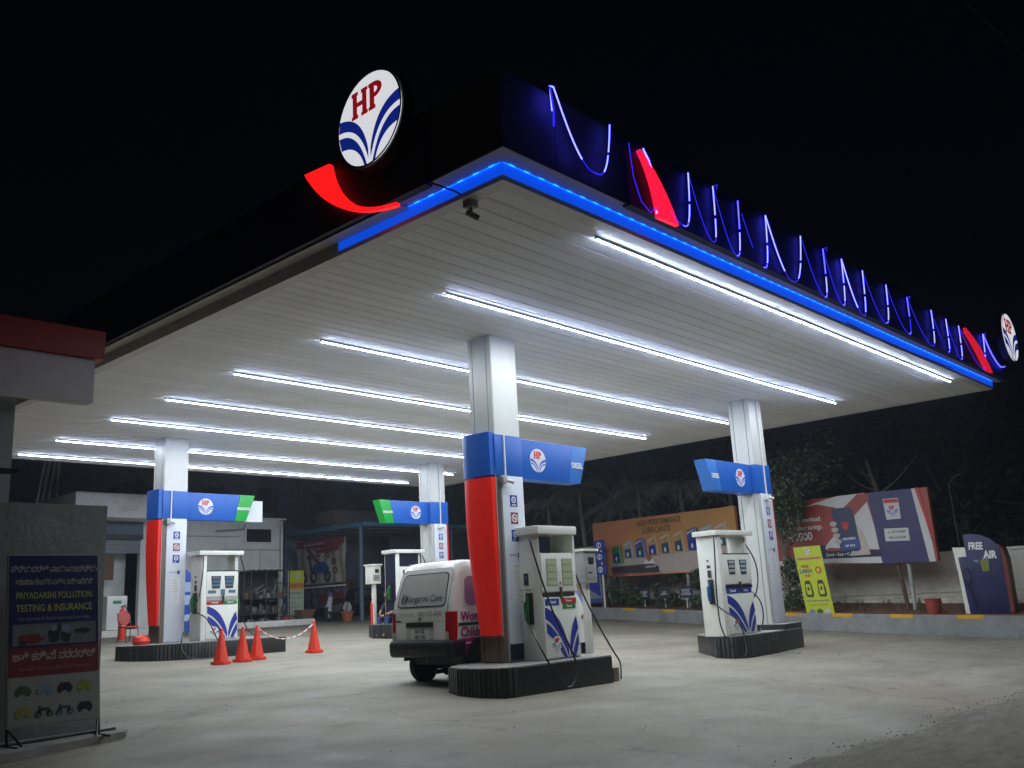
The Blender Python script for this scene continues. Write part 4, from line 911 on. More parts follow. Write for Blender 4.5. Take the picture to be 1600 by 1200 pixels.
# printed photo strip
PH = mat('printed photo ground', (.13, .16, .15), .5, var=.35, scale=9)
fb('photo_print', .04, .82, .92, 1.045, PH, .003, .0045)
def blob(cx, cy, rx, ry, m, w=.005, n=14, nm='photo_shape'):
    q = MB(); q.M = Fb; a0 = rr.random()*3; q.add([(cx+rx*math.cos(2*math.pi*k/n)*(1+.18*math.sin(3*k+a0)), cy+ry*math.sin(2*math.pi*k/n)*(1+.18*math.cos(2*k+a0)), w) for k in range(n)], [tuple(range(n))]); return q.build(nm, m, t)
PR = mat('print red', (.17, .02, .02), .5, var=.3, scale=12); PB = mat('print dark', (.018, .02, .03), .5); PL = mat('print pale blue', (.17, .24, .30), .5, var=.3, scale=14); PG = mat('print green', (.04, .11, .05), .5, var=.4, scale=14); PY = mat('print yellow', (.26, .27, .05), .5, var=.4, scale=12); PT = mat('print teal', (.02, .08, .12), .5, var=.3, scale=14)
blob(.22, .89, .13, .055, PR); blob(.14, .85, .035, .03, PB, .006); blob(.46, .92, .06, .09, PB, .0055); blob(.46, .99, .035, .03, PL, .0065); blob(.59, .90, .055, .07, PB, .0055); blob(.60, .98, .05, .05, PL, .0065); blob(.77, .95, .09, .03, PB, .0055); blob(.52, .99, .02, .055, PB, .0066)
text('ಅತಿ ಕಡಿಮೆ ದರದಲ್ಲಿ', .115, TW2, t, Fb, Wb/2, .70, .005, 'CENTER', .02, sx=.80); text('40 to 60% Discount All Vehicle Insurance', .052, mat('flex rose letters', (.36, .12, .13), .5), t, Fb, Wb/2, .575, .005, 'CENTER', .01, sx=.84)
for r0 in range(2):
    for c0 in range(4):
        x, y = .15+.215*c0, .36-.22*r0
        cbody = [[PG, PL, PB, PY], [PY, PB, PT, PB]][r0][c0]
        q = MB(); q.M = Fb
        if (r0, c0) in ((1, 1), (1, 2)):     # two-wheelers
            q.path([(x-.06, y-.03, .005), (x-.02, y+.02, .005), (x+.05, y+.015, .005), (x+.06, y-.03, .005)], .012, n=4); q.path([(x-.05, y-.02, .005), (x-.04, y+.05, .005)], .007, n=4)
            for wx in (-.06, .06):
                for k in range(12):
                    a_, b_ = k*math.pi/6, (k+1)*math.pi/6; q.add([(x+wx+rd*math.cos(v), y-.035+rd*math.sin(v), .007) for v in (a_, b_) for rd in (.022, .034)], [(0, 1, 3, 2)])
        else:
            q.prism([(x-.08, y-.035), (x+.08, y-.035), (x+.085, y+.0), (x+.05, y+.045), (x-.04, y+.05), (x-.075, y+.01)], .003, .006)
            for wx in (-.05, .05): q.disc((x+wx, y-.038), .02, .003, .008, 10)
            q.box((x-.03, y+.01, .006), (x+.03, y+.035, .0075))
        q.build('vehicle_picture', cbody, t)
mb = MB()
for x in (.0, Wb): mb.cyl((x, .02, 0.02), (x+.02, .02, -.20), .016); mb.cyl((x, .03, .0), (x+.10*(1 if x == 0 else -1), -.18, -.19), .012); mb.cyl((x, -.28, -.18), (x, .42, -.185), .014)
mb.cyl((-.25, .02, -.17), (Wb+.22, .06, -.15), .016); mb.build('stand', DKMETAL, t)

# ------------------------------------------------------------------ rear left: station building
t = thing('station_building', 'white painted station building with shutter and barred window at the rear left', 'building')
box('parapet', (6.08, 25.0, 4.67), (9.3, 28, 5.48), WALLW, t, .01); box('wall', (9.05, 26.5, .7), (14.93, 26.7, 4.90), WALLB, t); box('wall_cap', (9.3, 26.42, 4.905), (15.1, 26.8, 4.98), WALLB, t)
box('side_wall', (14.75, 26.72, .7), (14.93, 32, 4.86), WALLB, t); box('rear_wall', (6.32, 27.6, .7), (9.04, 27.7, 4.2), WALLB, t); box('left_wall', (6.1, 26.5, .7), (6.3, 29.28, 4.66), WALLB, t)
box('lintel', (6.32, 26.30, 4.22), (9.04, 26.5, 4.66), mat('blue grey beam', (.12, .15, .19), .7, var=.1), t)
for k in range(11): z = 3.58+.057*k; mb = MB(); mb.box((6.4, 26.42, z), (9.0, 26.46, z+.05)); mb.build('shutter_slat', mat('shutter slat', (.24, .26, .27), .5, var=.1, objvar=.12), t, .008)
box('shutter_box', (6.35, 26.25, 4.05), (9.02, 26.55, 4.215), DKMETAL, t)
box('plinth', (5.9, 24.2, .6), (14.9, 26.5, .98), WALLW, t, .01)
f = box('window', (13.22, 26.44, 3.96), (14.47, 26.497, 4.58), WALLW, t, .006); box('pane', (13.30, 26.43, 4.02), (14.40, 26.438, 4.52), mat('dark glass', (.01, .012, .02), .15), f)
for k in range(9): x = 13.38+.118*k; mb = MB(); mb.cyl((x, 26.41, 4.02), (x, 26.41, 4.52), .012, n=6); mb.build('bar', DKMETAL, f)
box('string_course', (9.3, 26.47, 4.20), (13.0, 26.499, 4.23), GREY, t); box('string_course', (12.2, 26.46, 3.70), (14.9, 26.498, 3.73), GREY, t)
mb = MB(); mb.cyl((13.95, 26.40, 1.1), (13.95, 26.40, 3.66), .045); mb.build('down_pipe', WHITE, t); mb = MB(); mb.cyl((14.85, 26.36, .8), (14.85, 26.36, 4.85), .05); mb.build('down_pipe', WALLB, t)
box('brown_notice_board', (7.84, 26.9, 2.68), (8.30, 26.95, 3.5), mat('brown board', (.15, .075, .03), .6), t)
mb = MB(); mb.path([(11.9, 26.3, 4.42), (12.6, 26.25, 4.46), (13.1, 26.3, 4.50), (13.15, 26.3, 4.72)], .025); mb.build('bracket_pipe', GREY, t)
t = thing('power_cabinet', 'pale steel cabinet with green label beside the red chair', 'cabinet', (7.05, 24.5, gz(24.5)+.13))
box('body', (0, 0, .08), (.66, .5, 1.15), PUMPW, t, .01); box('door', (.04, -.012, .14), (.62, 0, 1.09), WHITE, t, .004); box('base', (.03, .03, -.1), (.63, .47, .08), BLACK, t); box('label', (.18, -.016, .90), (.46, -.012, 1.0), mat('cabinet green', (.05, .22, .05), .5), t)
t = thing('fire_extinguisher', 'red fire extinguisher standing behind the red chair', 'fire extinguisher', (6.64, 22.5, gz(22.5)))
mb = MB(); mb.lathe([(.10, 0), (.105, .03), (.105, .78), (.08, .88), (.03, .93), (.03, .98)], 16); mb.build('cylinder', CONE, t, smooth=True); mb = MB(); mb.cyl((-.05, 0, .98), (.10, 0, 1.02), .02); mb.build('valve', BLACK, t); mb = MB(); mb.path([(.05, 0, 1.0), (.15, 0, .85), (.14, 0, .5), (.12, 0, .35)], .014, smooth=4); mb.build('hose', BLACK, t); box('label', (-.05, -.112, .35), (.05, -.10, .6), TXTW, t)
t = copy_tree(t, 'red fire extinguisher on the rear island beside the white pedestal terminal', (10.95, 15.80, .78)); t.scale = (.8, .8, .72)
t = thing('chair', 'small red backed metal chair at the left end of the rear left island', 'chair', (6.08, 21.0, gz(21)), 10)
mb = MB()
for x in (0, .40):
    mb.path([(x, .0, 0), (x, .04, .42)], .013, n=6); mb.path([(x, .42, 0), (x, .38, .45), (x, .46, .85)], .013, n=6, smooth=3)
mb.build('frame', DKMETAL, t); box('seat', (-.01, .0, .42), (.41, .42, .47), TXTR, t, .02)
mb = MB(); mb.M = Matrix.Translation((.2, .44, .70)) @ Matrix.Rotation(R(80), 4, 'X'); mb.disc((0, 0), .20, -.02, .03, 24, ry=.22); mb.build('backrest', mat('chair red cloth', (.35, .06, .05), .7, var=.25, scale=12), t, .01)
t = thing('notice_board', 'blue board with arched top and white notices between column and petrol dispenser', 'notice board', (8.0, 22.0, gz(22)+.12))
pts = [(0, 0), (.72, 0), (.72, 1.55), (.60, 1.80), (.40, 1.96), (.15, 2.03), (0, 2.03)]
mb = MB(); mb.M = front(0, 0, 0); mb.prism(pts, -.05, 0); mb.build('panel', mat('board blue', (.02, .07, .36), .45, var=.1), t, .006)
mb = MB(); mb.M = front(0, 0, 0); mb.prism([(.72, 0), (.80, 0), (.80, 1.5), (.62, 1.86), (.60, 1.80), (.72, 1.55)], -.055, .01); mb.build('red_edge', REDB if 0 else TXTR, t)
for a, b, c in ((.2, 1.25, .5), (.25, .85, .36), (.2, .35, .4)): mb = MB(); mb.M = front(0, 0, 0); mb.box((.62-c, b, 0), (.64, b+.30 if b > .5 else b+.2, .004)); mb.build('notice', mat('pale blue notice', (.35, .42, .6), .6, var=.1, scale=14), t)
tag(MB().lathe([(.16, 0), (.20, .08), (.16, .17), (.06, .22), (.0, .23)], 16, (3.60, 15.0, .70)).build('bucket', CONE, None, smooth=True), 'small red round bucket on the rear left island below the red wing', 'bucket')

# storage rack with junk
t = thing('storage_rack', 'dark metal rack with corrugated roof and odds and ends beside the white wall', 'rack', (12.2, 24.3, gz(24.5)))
mb = MB()
for x in (0, .62, 1.62):
    for y in (0, .8): mb.cyl((x, y, 0), (x, y, 2.0), .022, n=6)
for z in (.45, 1.0, 1.55, 2.0):
    for y in (0, .8): mb.cyl((0, y, z), (1.62, y, z), .016, n=6)
mb.build('frame', DKMETAL, t)
mb = MB(); n = 28; mb.add([(-.1+1.85*k/n, y, 2.03+.02*math.sin(k*1.57)) for k in range(n+1) for y in (-.15, .95)], [(2*k, 2*k+2, 2*k+3, 2*k+1) for k in range(n)]); mb.build('corrugated_roof', GREY, t)
for z in (.45, 1.0): box('shelf', (.0, .02, z), (1.62, .8, z+.02), DKMETAL, t)
junk = [mat('junk grey', (.18, .18, .17), .7, objvar=.5), mat('junk dark', (.04, .04, .045), .6, objvar=.5), mat('junk brown', (.14, .08, .05), .8, objvar=.4), mat('junk pale', (.20, .19, .17), .7, objvar=.3)]
box('tarp', (0, .84, .1), (1.7, .86, 2.0), mat('rack tarp', (.045, .045, .045), .8, var=.5, scale=3), t)
for k in range(80):
    x = rr.uniform(.05, 1.5); z = rr.choice((0.0, .47, 1.02)); w, h = rr.uniform(.06, .22), rr.uniform(.06, .38); y = rr.uniform(.02, .6)
    mb = MB()
    if k % 3: mb.box((0, 0, 0), (w, w, h))
    else: mb.lathe([(w*.35, 0), (w*.42, h*.5), (w*.36, h*.8), (w*.15, h)], 10)
    o = mb.build('stored_item', rr.choice(junk), t, .004); o.location = (x, y, z); o.rotation_euler = (0, 0, rr.random())
mb = MB()
for k in range(14): a = rr.uniform(-.1, 1.5); mb.cyl((a, .1, rr.uniform(.8, 1.4)), (a+rr.uniform(.3, .8), rr.uniform(.2, .8), rr.uniform(.9, 1.9)), .012, n=5)
mb.build('rods', GREY, t)
def pot(label, x, y, m, h=.36, r=.22, sq=False):
    t = thing('plant_pot', label, 'plant pot', (x, y, gz(y)), 0, 'terracotta plant pots')
    mb = MB(); mb.lathe([(r*.62, 0), (r*.95, h*.85), (r*1.08, h*.86), (r*1.08, h), (r*.9, h), (r*.88, h*.9)], 4 if sq else 18); o = mb.build('pot', m, t, smooth=not sq); 
    if sq: o.rotation_euler = (0, 0, R(45)); o.scale = (1.3, 1.3, 1.15)
    return t
pot('brown plant pot at the foot of the storage rack', 13.95, 24.7, TERRA)
pot('orange plant pot with a pale plastic bag beside the shed post', 16.35, 24.1, TERRA, .42, .26)
pot('square brown planter in front of the WANTED standee', 15.0, 25.0, mat('brown planter', (.17, .08, .055), .8, var=.2), .45, .30, True)
q = MB()
for k in range(9):
    a = k*.7; q.add([(16.35+.1*math.cos(a), 24.1+.1*math.sin(a), gz(24)+.36), (16.35+.18*math.cos(a+.5), 24.1+.18*math.sin(a+.5), gz(24)+.55), (16.35+.08*math.cos(a+1), 24.1+.08*math.sin(a+1), gz(24)+.78), (16.35, 24.1, gz(24)+.6)], [(0, 1, 2, 3)])
tag(q.build('plastic_bag', mat('translucent bag', (.4, .42, .38), .5, var=.2)), 'pale crumpled plastic bag in the orange pot', 'bag')
# WANTED standee
def standee(label, p, q_, z0, z1, m, shear=0., frame=TXTW, cat='standee'):
    M = plane_frame((p[0], p[1], z0), (q_[0], q_[1], z0)) @ Matrix(((1, shear, 0, 0), (0, 1, 0, 0), (0, 0, 1, 0), (0, 0, 0, 1)))
    t = thing('standee', label, cat, M.translation); M = Matrix.Translation(-M.translation) @ M
    W_ = math.hypot(q_[0]-p[0], q_[1]-p[1]); H_ = z1-z0
    mb = MB(); mb.M = M; mb.box((0, 0, -.02), (W_, H_, 0)); mb.build('panel', m, t); return t, M, W_, H_
t, M, W_, H_ = standee('tall yellow and white standee reading WANTED beside the scooter', (14.66, 25.6), (15.36, 25.6), .86, 2.84, mat('pale green sheet', (.40, .46, .34), .6, var=.08))
mb = MB(); mb.M = M; mb.box((0, H_*.78, 0), (W_, H_, .004)); mb.build('header', LIME, t); mb = MB(); mb.M = M; mb.box((0, H_*.62, 0), (W_, H_*.78, .004)); mb.build('band', mat('amber sheet', (.55, .36, .05), .5), t)
emblem(t, M, W_*.6, H_*.90, .10); text('WANTED', .22, TXTR, t, M, .03, H_*.70, .006, 'LEFT', .03, sx=.72)
for k, s in enumerate(('ACCOUNT', 'ASSISTANT', 'SALES', 'CALL US')): text(s, .13, TXTG if k else TXTK, t, M, .04+.05*(k % 2), H_*(.56-.09*k), .006, 'LEFT', .015, sx=.85)
for k in range(4): mb = MB(); mb.M = M; mb.box((.04, H_*(.20-.045*k), .0), (W_-.1, H_*(.215-.045*k), .004)); mb.build('print', TXTG, t)
for s in (0, 1): mb = MB(); mb.M = M; mb.box((s*W_-.012, -.12, -.03), (s*W_+.012, H_, .0)); mb.build('frame', TXTW, t)

# ------------------------------------------------------------------ shed with blue roof, banner, scooter
t = thing('shed', 'open shed with thin blue tin roof and blue posts behind the scooter', 'shed')
mb = MB(); nx = 60; X0, X1, Y0, Y1 = 17.1, 27, 23.95, 30
def rz_(x, y): return 4.62+.00*(x-17.2)-.0*(y-24)
nv = []
for k in range(nx+1):
    x = X0+(X1-X0)*k/nx
    for y in (Y0, Y1): nv.append((x, y, rz_(x, y)+.02*math.sin(k*1.6)))
for k in range(nx+1):
    x = X0+(X1-X0)*k/nx
    for y in (Y0, Y1): nv.append((x, y, rz_(x, y)-.02+.02*math.sin(k*1.6)))
o_ = 2*(nx+1)
mb.add(nv, [(2*k, 2*k+2, 2*k+3, 2*k+1) for k in range(nx)]+[(o_+2*k+1, o_+2*k+3, o_+2*k+2, o_+2*k) for k in range(nx)]); mb.build('roof_sheet', mat('blue tin roof', (.09, .16, .20), .5, var=.1), t)
box('eave', (17.04, 23.90, 4.50), (27, 23.94, 4.66), TINB, t); box('eave', (17.04, 23.94, 4.50), (17.09, 30, 4.66), TINB, t)
for y in (25.2, 26.6, 28.0, 29.4): box('purlin', (17.1, y, 4.50), (27, y+.06, 4.58), GREY, t)
for x, y in ((17.15, 24.2), (22.2, 24.2), (17.15, 29.5)): mb = MB(); mb.cyl((x, y, .7), (x, y, 4.5), .09, n=14); mb.build('post', mat('post blue', (.10, .17, .24), .5, var=.12, dirt_shade=.2), t, smooth=True)
box('back_wall', (17.2, 29.7, .8), (27, 29.8, 4.5), DARKW, t)
for k in range(46): x = 20.9+.14*k; mb = MB(); mb.box((x, 26.8, .9), (x+.10, 26.83, 4.45)); mb.build('corrugated_rib', mat('rib grey', (.13, .12, .12), .6, var=.2), t)
box('corrugated_back', (20.85, 26.84, .9), (27, 26.87, 4.45), mat('rib grey'), t)
for k in range(26):
    x = rr.uniform(17.6, 20.4); z = rr.choice((.9, .9, 1.5, 2.1)); w, h = rr.uniform(.15, .5), rr.uniform(.15, .6)
    o = box('stored_item', (0, 0, 0), (w, w, h), rr.choice(junk), t, .01); o.location = (x, rr.uniform(26.5, 28.5), z)
for z in (1.5, 2.1): box('shelf', (17.6, 26.4, z-.04), (20.6, 28.9, z), DKMETAL, t)
# banner on the shed's left side
M = plane_frame((17.0, 28.35, 2.35), (17.0, 25.0, 2.35)); W_ = 3.35; H_ = 1.85
t = thing('banner', 'large creased banner with red header and a blue scooter picture hung on the shed side', 'banner', M.translation); Mo = M.copy(); M = Matrix.Translation(-M.translation) @ M
def cloth(name, m, W_, H_, z0, amp, par, nx=44, nz=20, M=M):
    q = MB(); q.M = M; q.add([(W_*i/nx, z0+H_*j/nz-.05*abs(math.sin(i*math.pi/nx*3))*(j == nz), amp*math.sin(i*.9+j*.13)+amp*.6*math.sin(i*.37+j*.5)+.02) for j in range(nz+1) for i in range(nx+1)], [(j*(nx+1)+i, j*(nx+1)+i+1, (j+1)*(nx+1)+i+1, (j+1)*(nx+1)+i) for j in range(nz) for i in range(nx)]); return q.build(name, m, par, smooth=True)
cloth('cloth', mat('banner cream', (.36, .34, .27), .7, var=.1, dirt_shade=.3), W_, H_, 0, .03, t)
def bp(nm, pts, m, w): q = MB(); q.M = M; q.add([(x, y, w) for x, y in pts], [tuple(range(len(pts)))]); q.build(nm, m, t)
bp('header', [(0, H_-.32), (1.0, H_-.32), (1.5, H_-.58), (2.9, H_-.58), (3.1, H_-.3), (W_, H_-.3), (W_, H_-.02), (0, H_-.02)], mat('banner red', (.22, .025, .025), .6, var=.15), .085)
bp('sash', [(.65, H_-.32), (.9, H_-.35), (1.6, H_-.95), (1.45, H_-1.0)], PR, .086)
text('Home Delivery of Fresh Food', .13, TXTW, t, M, .55, H_-.20, .09, 'LEFT', .01, sx=.9); text('Fast service', .11, TXTW, t, M, 1.25, H_-.42, .09, 'LEFT', .01)
PBl = mat('print scooter blue', (.02, .07, .25), .5, var=.2)
bp('scooter_print', [(1.15, .45), (1.25, .78), (1.6, .92), (2.1, .85), (2.35, .6), (2.2, .42)], PBl, .088); bp('handle_print', [(.75, 1.2), (1.1, 1.18), (1.0, 1.0), (.88, 1.0)], PB, .088); bp('stem_print', [(.9, 1.05), (1.0, 1.05), (1.25, .45), (1.12, .4)], PB, .089)
for x in (.55, 1.25, 2.2):
    q = MB(); q.M = M
    for k in range(16): a_, b_ = k*math.pi/8, (k+1)*math.pi/8; q.add([(x+rd*math.cos(v), .28+rd*math.sin(v), .09) for v in (a_, b_) for rd in (.13, .24)], [(0, 1, 3, 2)])
    q.build('wheel_print', PB, t)
bp('bottle_print', [(.3, .3), (.72, .3), (.7, .7), (.5, .95), (.35, .7)], mat('print mustard', (.36, .22, .04), .5), .087)
for x, y in ((1.6, 1.22), (2.25, 1.15), (2.65, .85), (2.75, .5)):
    q = MB(); q.M = M
    for k in range(12): a_, b_ = k*math.pi/6, (k+1)*math.pi/6; q.add([(x+rd*1.25*math.cos(v), y+rd*math.sin(v), .09) for v in (a_, b_) for rd in (.07, .13)], [(0, 1, 3, 2)])
    q.build('ring_print', PR, t)
M2 = plane_frame((17.02, 28.35, 1.35), (17.02, 25.0, 1.35)); t2 = thing('banner', 'dark purple and red lower banner drooping behind the scooter', 'banner', M2.translation)
q_ = cloth('cloth', mat('dark banner', (.075, .05, .09), .75, var=.5, scale=2.2), W_, .92, 0, .05, t2, M=Matrix.Translation(-M2.translation) @ M2)
qq = MB(); qq.M = Matrix.Translation(-M2.translation) @ M2; qq.add([(1.7, .22, .13), (3.3, .3, .13), (3.3, .62, .13), (1.7, .55, .13)], [(0, 1, 2, 3)]); qq.build('red_patch', PR, t2); qq = MB(); qq.M = Matrix.Translation(-M2.translation) @ M2; qq.box((0, .84, .05), (W_, .90, .10)); qq.build('hem', WALLW, t2)
# scooter
def scooter():
    t = thing('scooter', 'dark scooter with silver front apron and purple headlight cowl parked below the banner', 'scooter', (16.55, 25.15, gz(25.2)), 28)
    for x in (-.62, .62):
        mb = MB(); mb.M = Matrix.Translation((x, 0, .25)) @ Matrix.Rotation(R(90), 4, 'X'); mb.lathe([(.13, -.045), (.22, -.05), (.25, 0), (.22, .05), (.13, .045)], 20); w = mb.build('wheel', TYRE, t, smooth=True)
        mb = MB(); mb.M = Matrix.Translation((x, 0, .25)) @ Matrix.Rotation(R(90), 4, 'X'); mb.lathe([(.02, -.055), (.13, -.048), (.13, .048), (.02, .055)], 14); mb.build('rim', GREY, w, smooth=True)
    DK = mat('scooter dark', (.02, .02, .03), .25); SV = mat('scooter silver', (.6, .6, .64), .25, metal=.3); PU = mat('scooter purple', (.14, .09, .34), .25)
    mb = MB(); mb.path([(-.62, 0, .38), (-.55, 0, .60), (-.44, 0, .85), (-.38, 0, 1.02)], .10, smooth=4, radii=(.15, .07)); mb.build('apron', SV, t, smooth=True)
    mb = MB(); mb.path([(-.50, 0, 1.0), (-.40, 0, 1.06), (-.28, 0, 1.04)], .1, smooth=4, radii=(.09, .07)); mb.build('headlight_cowl', PU, t, smooth=True)
    mb = MB(); mb.path([(-.36, -.32, 1.06), (-.40, -.12, 1.08), (-.40, .12, 1.08), (-.36, .32, 1.06)], .018, smooth=3); mb.build('handlebar', DK, t)
    for s in (-1, 1): mb = MB(); mb.path([(-.38, .2*s, 1.08), (-.40, .24*s, 1.25)], .008); mb.M = Matrix.Translation((-.40, .26*s, 1.30)) @ Matrix.Rotation(R(90), 4, 'Y'); mb.disc((0, 0), .05, -.01, .01, 14); mb.build('mirror', DK, t)
    mb = MB(); mb.box((-.42, -.14, .26), (.1, .14, .36)); mb.build('footboard', DK, t, .03)
    mb = MB(); mb.path([(.05, 0, .45), (.3, 0, .55), (.7, 0, .62), (.88, 0, .66)], .15, smooth=4, radii=(.19, .10)); mb.build('rear_body', mat('scooter grey', (.12, .12, .12), .3), t, smooth=True)
    mb = MB(); mb.path([(.0, 0, .74), (.3, 0, .79), (.6, 0, .80), (.82, 0, .80)], .1, smooth=4, radii=(.12, .09)); mb.build('seat', BLACK, t, smooth=True)
    mb = MB(); mb.path([(-.62, 0, .25), (-.60, 0, .52), (-.85, 0, .45)], .07, smooth=4, radii=(.09, .05)); mb.build('mudguard', DK, t, smooth=True); mb = MB(); mb.path([(.75, -.1, .75), (.95, 0, .80), (.75, .1, .75)], .015, smooth=3); mb.build('grab_rail', GREY, t)
scooter()
tag(box('roof_tank', (17.98, 27.0, 4.88), (21.2, 28.4, 5.52), mat('ochre tank', (.27, .235, .15), .8, var=.15, dirt_shade=.25), None, .02), 'ochre rectangular water tank on top of the blue shed roof', 'tank')
box_t = thing('tank_stand', 'low stand of beams carrying the ochre tank', 'stand'); box('beam', (18, 27.2, 4.66), (21.2, 27.4, 4.88), GREY, box_t); box('beam', (18, 28.0, 4.66), (21.2, 28.2, 4.88), GREY, box_t)
# dark building beyond and its pipes, crumpled sheet
t = thing('rear_building', 'tall dark stained building rising behind the station and shed', 'building')
box('wall', (3, 34, .8), (31, 34.4, 9.2), mat('weathered blue grey wall', (.42, .47, .54), .9, var=.35, scale=.6, bump=.5, dirt_shade=.6, dirt_shade_c=(.12, .12, .13)), t); box('ledge', (14.2, 33.6, 4.9), (31, 33.99, 5.1), DARKW, t); box('parapet', (3, 33.9, 9.2), (31, 34.5, 9.5), DARKW, t)
for k in range(5): f = box('window', (15.5+3*k, 33.9, 6.1), (16.6+3*k, 33.995, 7.3), WALLD, t); box('pane', (15.58+3*k, 33.88, 6.18), (16.52+3*k, 33.897, 7.22), mat('dark glass'), f)
for a, b in (((5.93, 5.3), (6.33, 7.3)), ((6.11, 5.3), (6.50, 7.3)), ((6.29, 5.3), (6.68, 7.3)), ((6.73, 5.3), (6.78, 7.3))):
    mb = MB(); mb.cyl((a[0], 28.3, a[1]-1.2), (b[0], 28.3, b[1]), .045, n=10); tag(mb.build('pipe', WALLW, None, smooth=True), {5.93: 'leftmost of three thin pale pipes at the far left behind the parapet', 6.11: 'middle one of three thin pale pipes behind the parapet', 6.29: 'rightmost of three thin pale pipes close together behind the parapet'}[a[0]] if a[0] < 6.5 else 'single pale pipe standing apart right of the three thin pipes', 'pipe', 'thin pale pipes behind the parapet' if a[0] < 6.5 else None)
mb = MB(); mb.cyl((7.3, 28.3, 5.4), (8.0, 28.3, 6.75), .02, n=8); tag(mb.build('rod', GREY), 'slanting thin rod between the pale pipes and the plastic sheet', 'rod')
mb = MB(); nx, nz = 30, 14; mb.add([(9.1+2.2*i/nx, 30+.22*math.sin(i*.8+j*.4)+.12*math.sin(i*1.9-j), 5.4+(1.35-.9*abs(i/nx-.62)**1.2)*j/nz) for j in range(nz+1) for i in range(nx+1)], [(j*(nx+1)+i, j*(nx+1)+i+1, (j+1)*(nx+1)+i+1, (j+1)*(nx+1)+i) for j in range(nz) for i in range(nx)])
tag(mb.build('plastic_sheet', mat('glossy dark sheet', (.05, .06, .075), .18, var=.4), None, smooth=True), 'crumpled glossy dark plastic sheet above the white parapet', 'plastic sheet')
# faint building far left beyond the canopy
t = thing('apartment_block', 'barely visible dark apartment block above the kiosk roof at the far left', 'building', (0, 0, 0))
box('wall', (-30, 60, -1), (2, 70, 27), mat('brown block', (.20, .13, .09), .9), t); box('roof_slab', (-30.4, 59.6, 27), (2.4, 70, 27.5), mat('brown block'), t)

# ------------------------------------------------------------------ right side: raised kerb, soil, boundary wall
K = [(26.5, 36), (24.4, 27), (22.6, 20), (21.43, 15.73), (19.72, 9.86), (18.44, 6.28), (17.72, 2.75), (17.50, .43), (17.3, -4), (16.8, -14)]
def koff(y, d):
    ks = sorted(K, key=lambda k: k[1])
    for a, b in zip(ks[:-1], ks[1:]):
        if a[1] <= y <= b[1]: u = (y-a[1])/(b[1]-a[1]); return a[0]+(b[0]-a[0])*u+d
    return ks[0][0]+d if y < ks[0][1] else ks[-1][0]+d
def sweep(name, prof, m, ys_, parent=None, top=None, zf=gz):
    mb = MB(); n = len(prof); vs = []
    for y in ys_:
        for d, z in prof: vs.append((koff(y, d)+0, y, zf(y)+z))
    mb.add(vs, [(i*n+j, (i+1)*n+j, (i+1)*n+(j+1) % n, i*n+(j+1) % n) for i in range(len(ys_)-1) for j in range(n)]+[tuple(range(n)), tuple(range(len(ys_)*n-1, (len(ys_)-1)*n-1, -1))]); return mb.build(name, m, parent)
YS = [36, 31, 27, 23, 20, 18, 15.73, 13, 11, 9.86, 8, 6.28, 4.5, 2.75, 1.5, .43, -2, -4, -9, -14]
kz = lambda y: gz(y)+.09*(1-max(0, min(1, y/10)))
YS = [YS[0]]+[y for a, b in zip(YS[:-1], YS[1:]) for y in [a+(b-a)*k/4 for k in range(1, 5)]]
struct(sweep('kerb', [(0, -.3), (.24, -.3), (.24, .405), (.03, .42), (-.0, .40)], KERB, YS, zf=kz))
struct(sweep('soil', [(.24, -.3), (4.2, -.3), (4.2, .70), (2.7, .60), (1.2, .46), (.24, .37)], SOIL, YS, zf=kz))
kr = [(13.9, .62), (11.85, .62), (9.6, .6), (6.55, .62), (4.95, .62), (3.25, .62), (1.55, .62), (-.4, .6)]
for y, l in kr:
    struct(sweep('yellow_kerb_mark', [(-.006, .33), (.10, .40), (.12, .424), (.0, .422)], YEL, [y+l/2, y, y-l/2], zf=kz))
t = thing('boundary_wall', 'stained whitewashed boundary wall with ledges behind the billboards on the right', 'wall')
YW = [24, 20, 16, 12, 8, 4, 0, -4, -9]
def zf0(y): return 0
sweep('wall', [(3.0, 0), (3.25, 0), (3.25, 1.86), (3.0, 1.86)], WALLW, YW, t, zf=zf0)
sweep('lower_course', [(2.80, .0), (3.0, 0), (3.0, .84), (2.80, .80)], mat('lower whitewash', (.74, .68, .56), .9, var=.25, scale=2, bump=.8, dirt_shade=.7), YW, t, zf=zf0); sweep('coping', [(2.95, 1.86), (3.30, 1.86), (3.30, 1.93), (2.95, 1.93)], WALLW, YW, t, zf=zf0)
for k in range(20):
    y = 10.5-.85*k+rr.uniform(-.08, .08); mb = MB(); w = rr.uniform(.36, .41)
    x0_ = koff(y, 2.69); x1_ = koff(y-2*w, 2.69); mb.add([(x0_, y, .45), (x1_, y-2*w, .45), (x1_+.12, y-2*w, .45), (x0_+.12, y, .45), (x0_, y, .70), (x1_, y-2*w, .70), (x1_+.12, y-2*w, .72), (x0_+.12, y, .72)], [(0, 3, 2, 1), (4, 5, 6, 7), (0, 1, 5, 4), (1, 2, 6, 5), (2, 3, 7, 6), (3, 0, 4, 7)]); mb.build('stone', mat('lower whitewash'), t, .02)
t = thing('spiked_fence', 'dark spiked railing along the top of the boundary wall', 'fence')
for k in range(80):
    y = 6-.14*k; x = koff(y, 3.12); q = MB()
    if k == 0: q.cyl((0, 0, 0), (0, 0, .30), .010, n=5); q.cyl((0, 0, .30), (0, 0, .38), .014, .001, n=5); sp0 = q.build('spike', DKMETAL, t)
    else: sp0 = sp0.copy(); col.objects.link(sp0); sp0.parent = t
    sp0.location = (x, y, 1.92)
mb = MB(); mb.path([(koff(y, 3.12), y, 2.12) for y in (6, 4, 2, 0, -2, -5)], .012, n=6); mb.build('rail', DKMETAL, t)

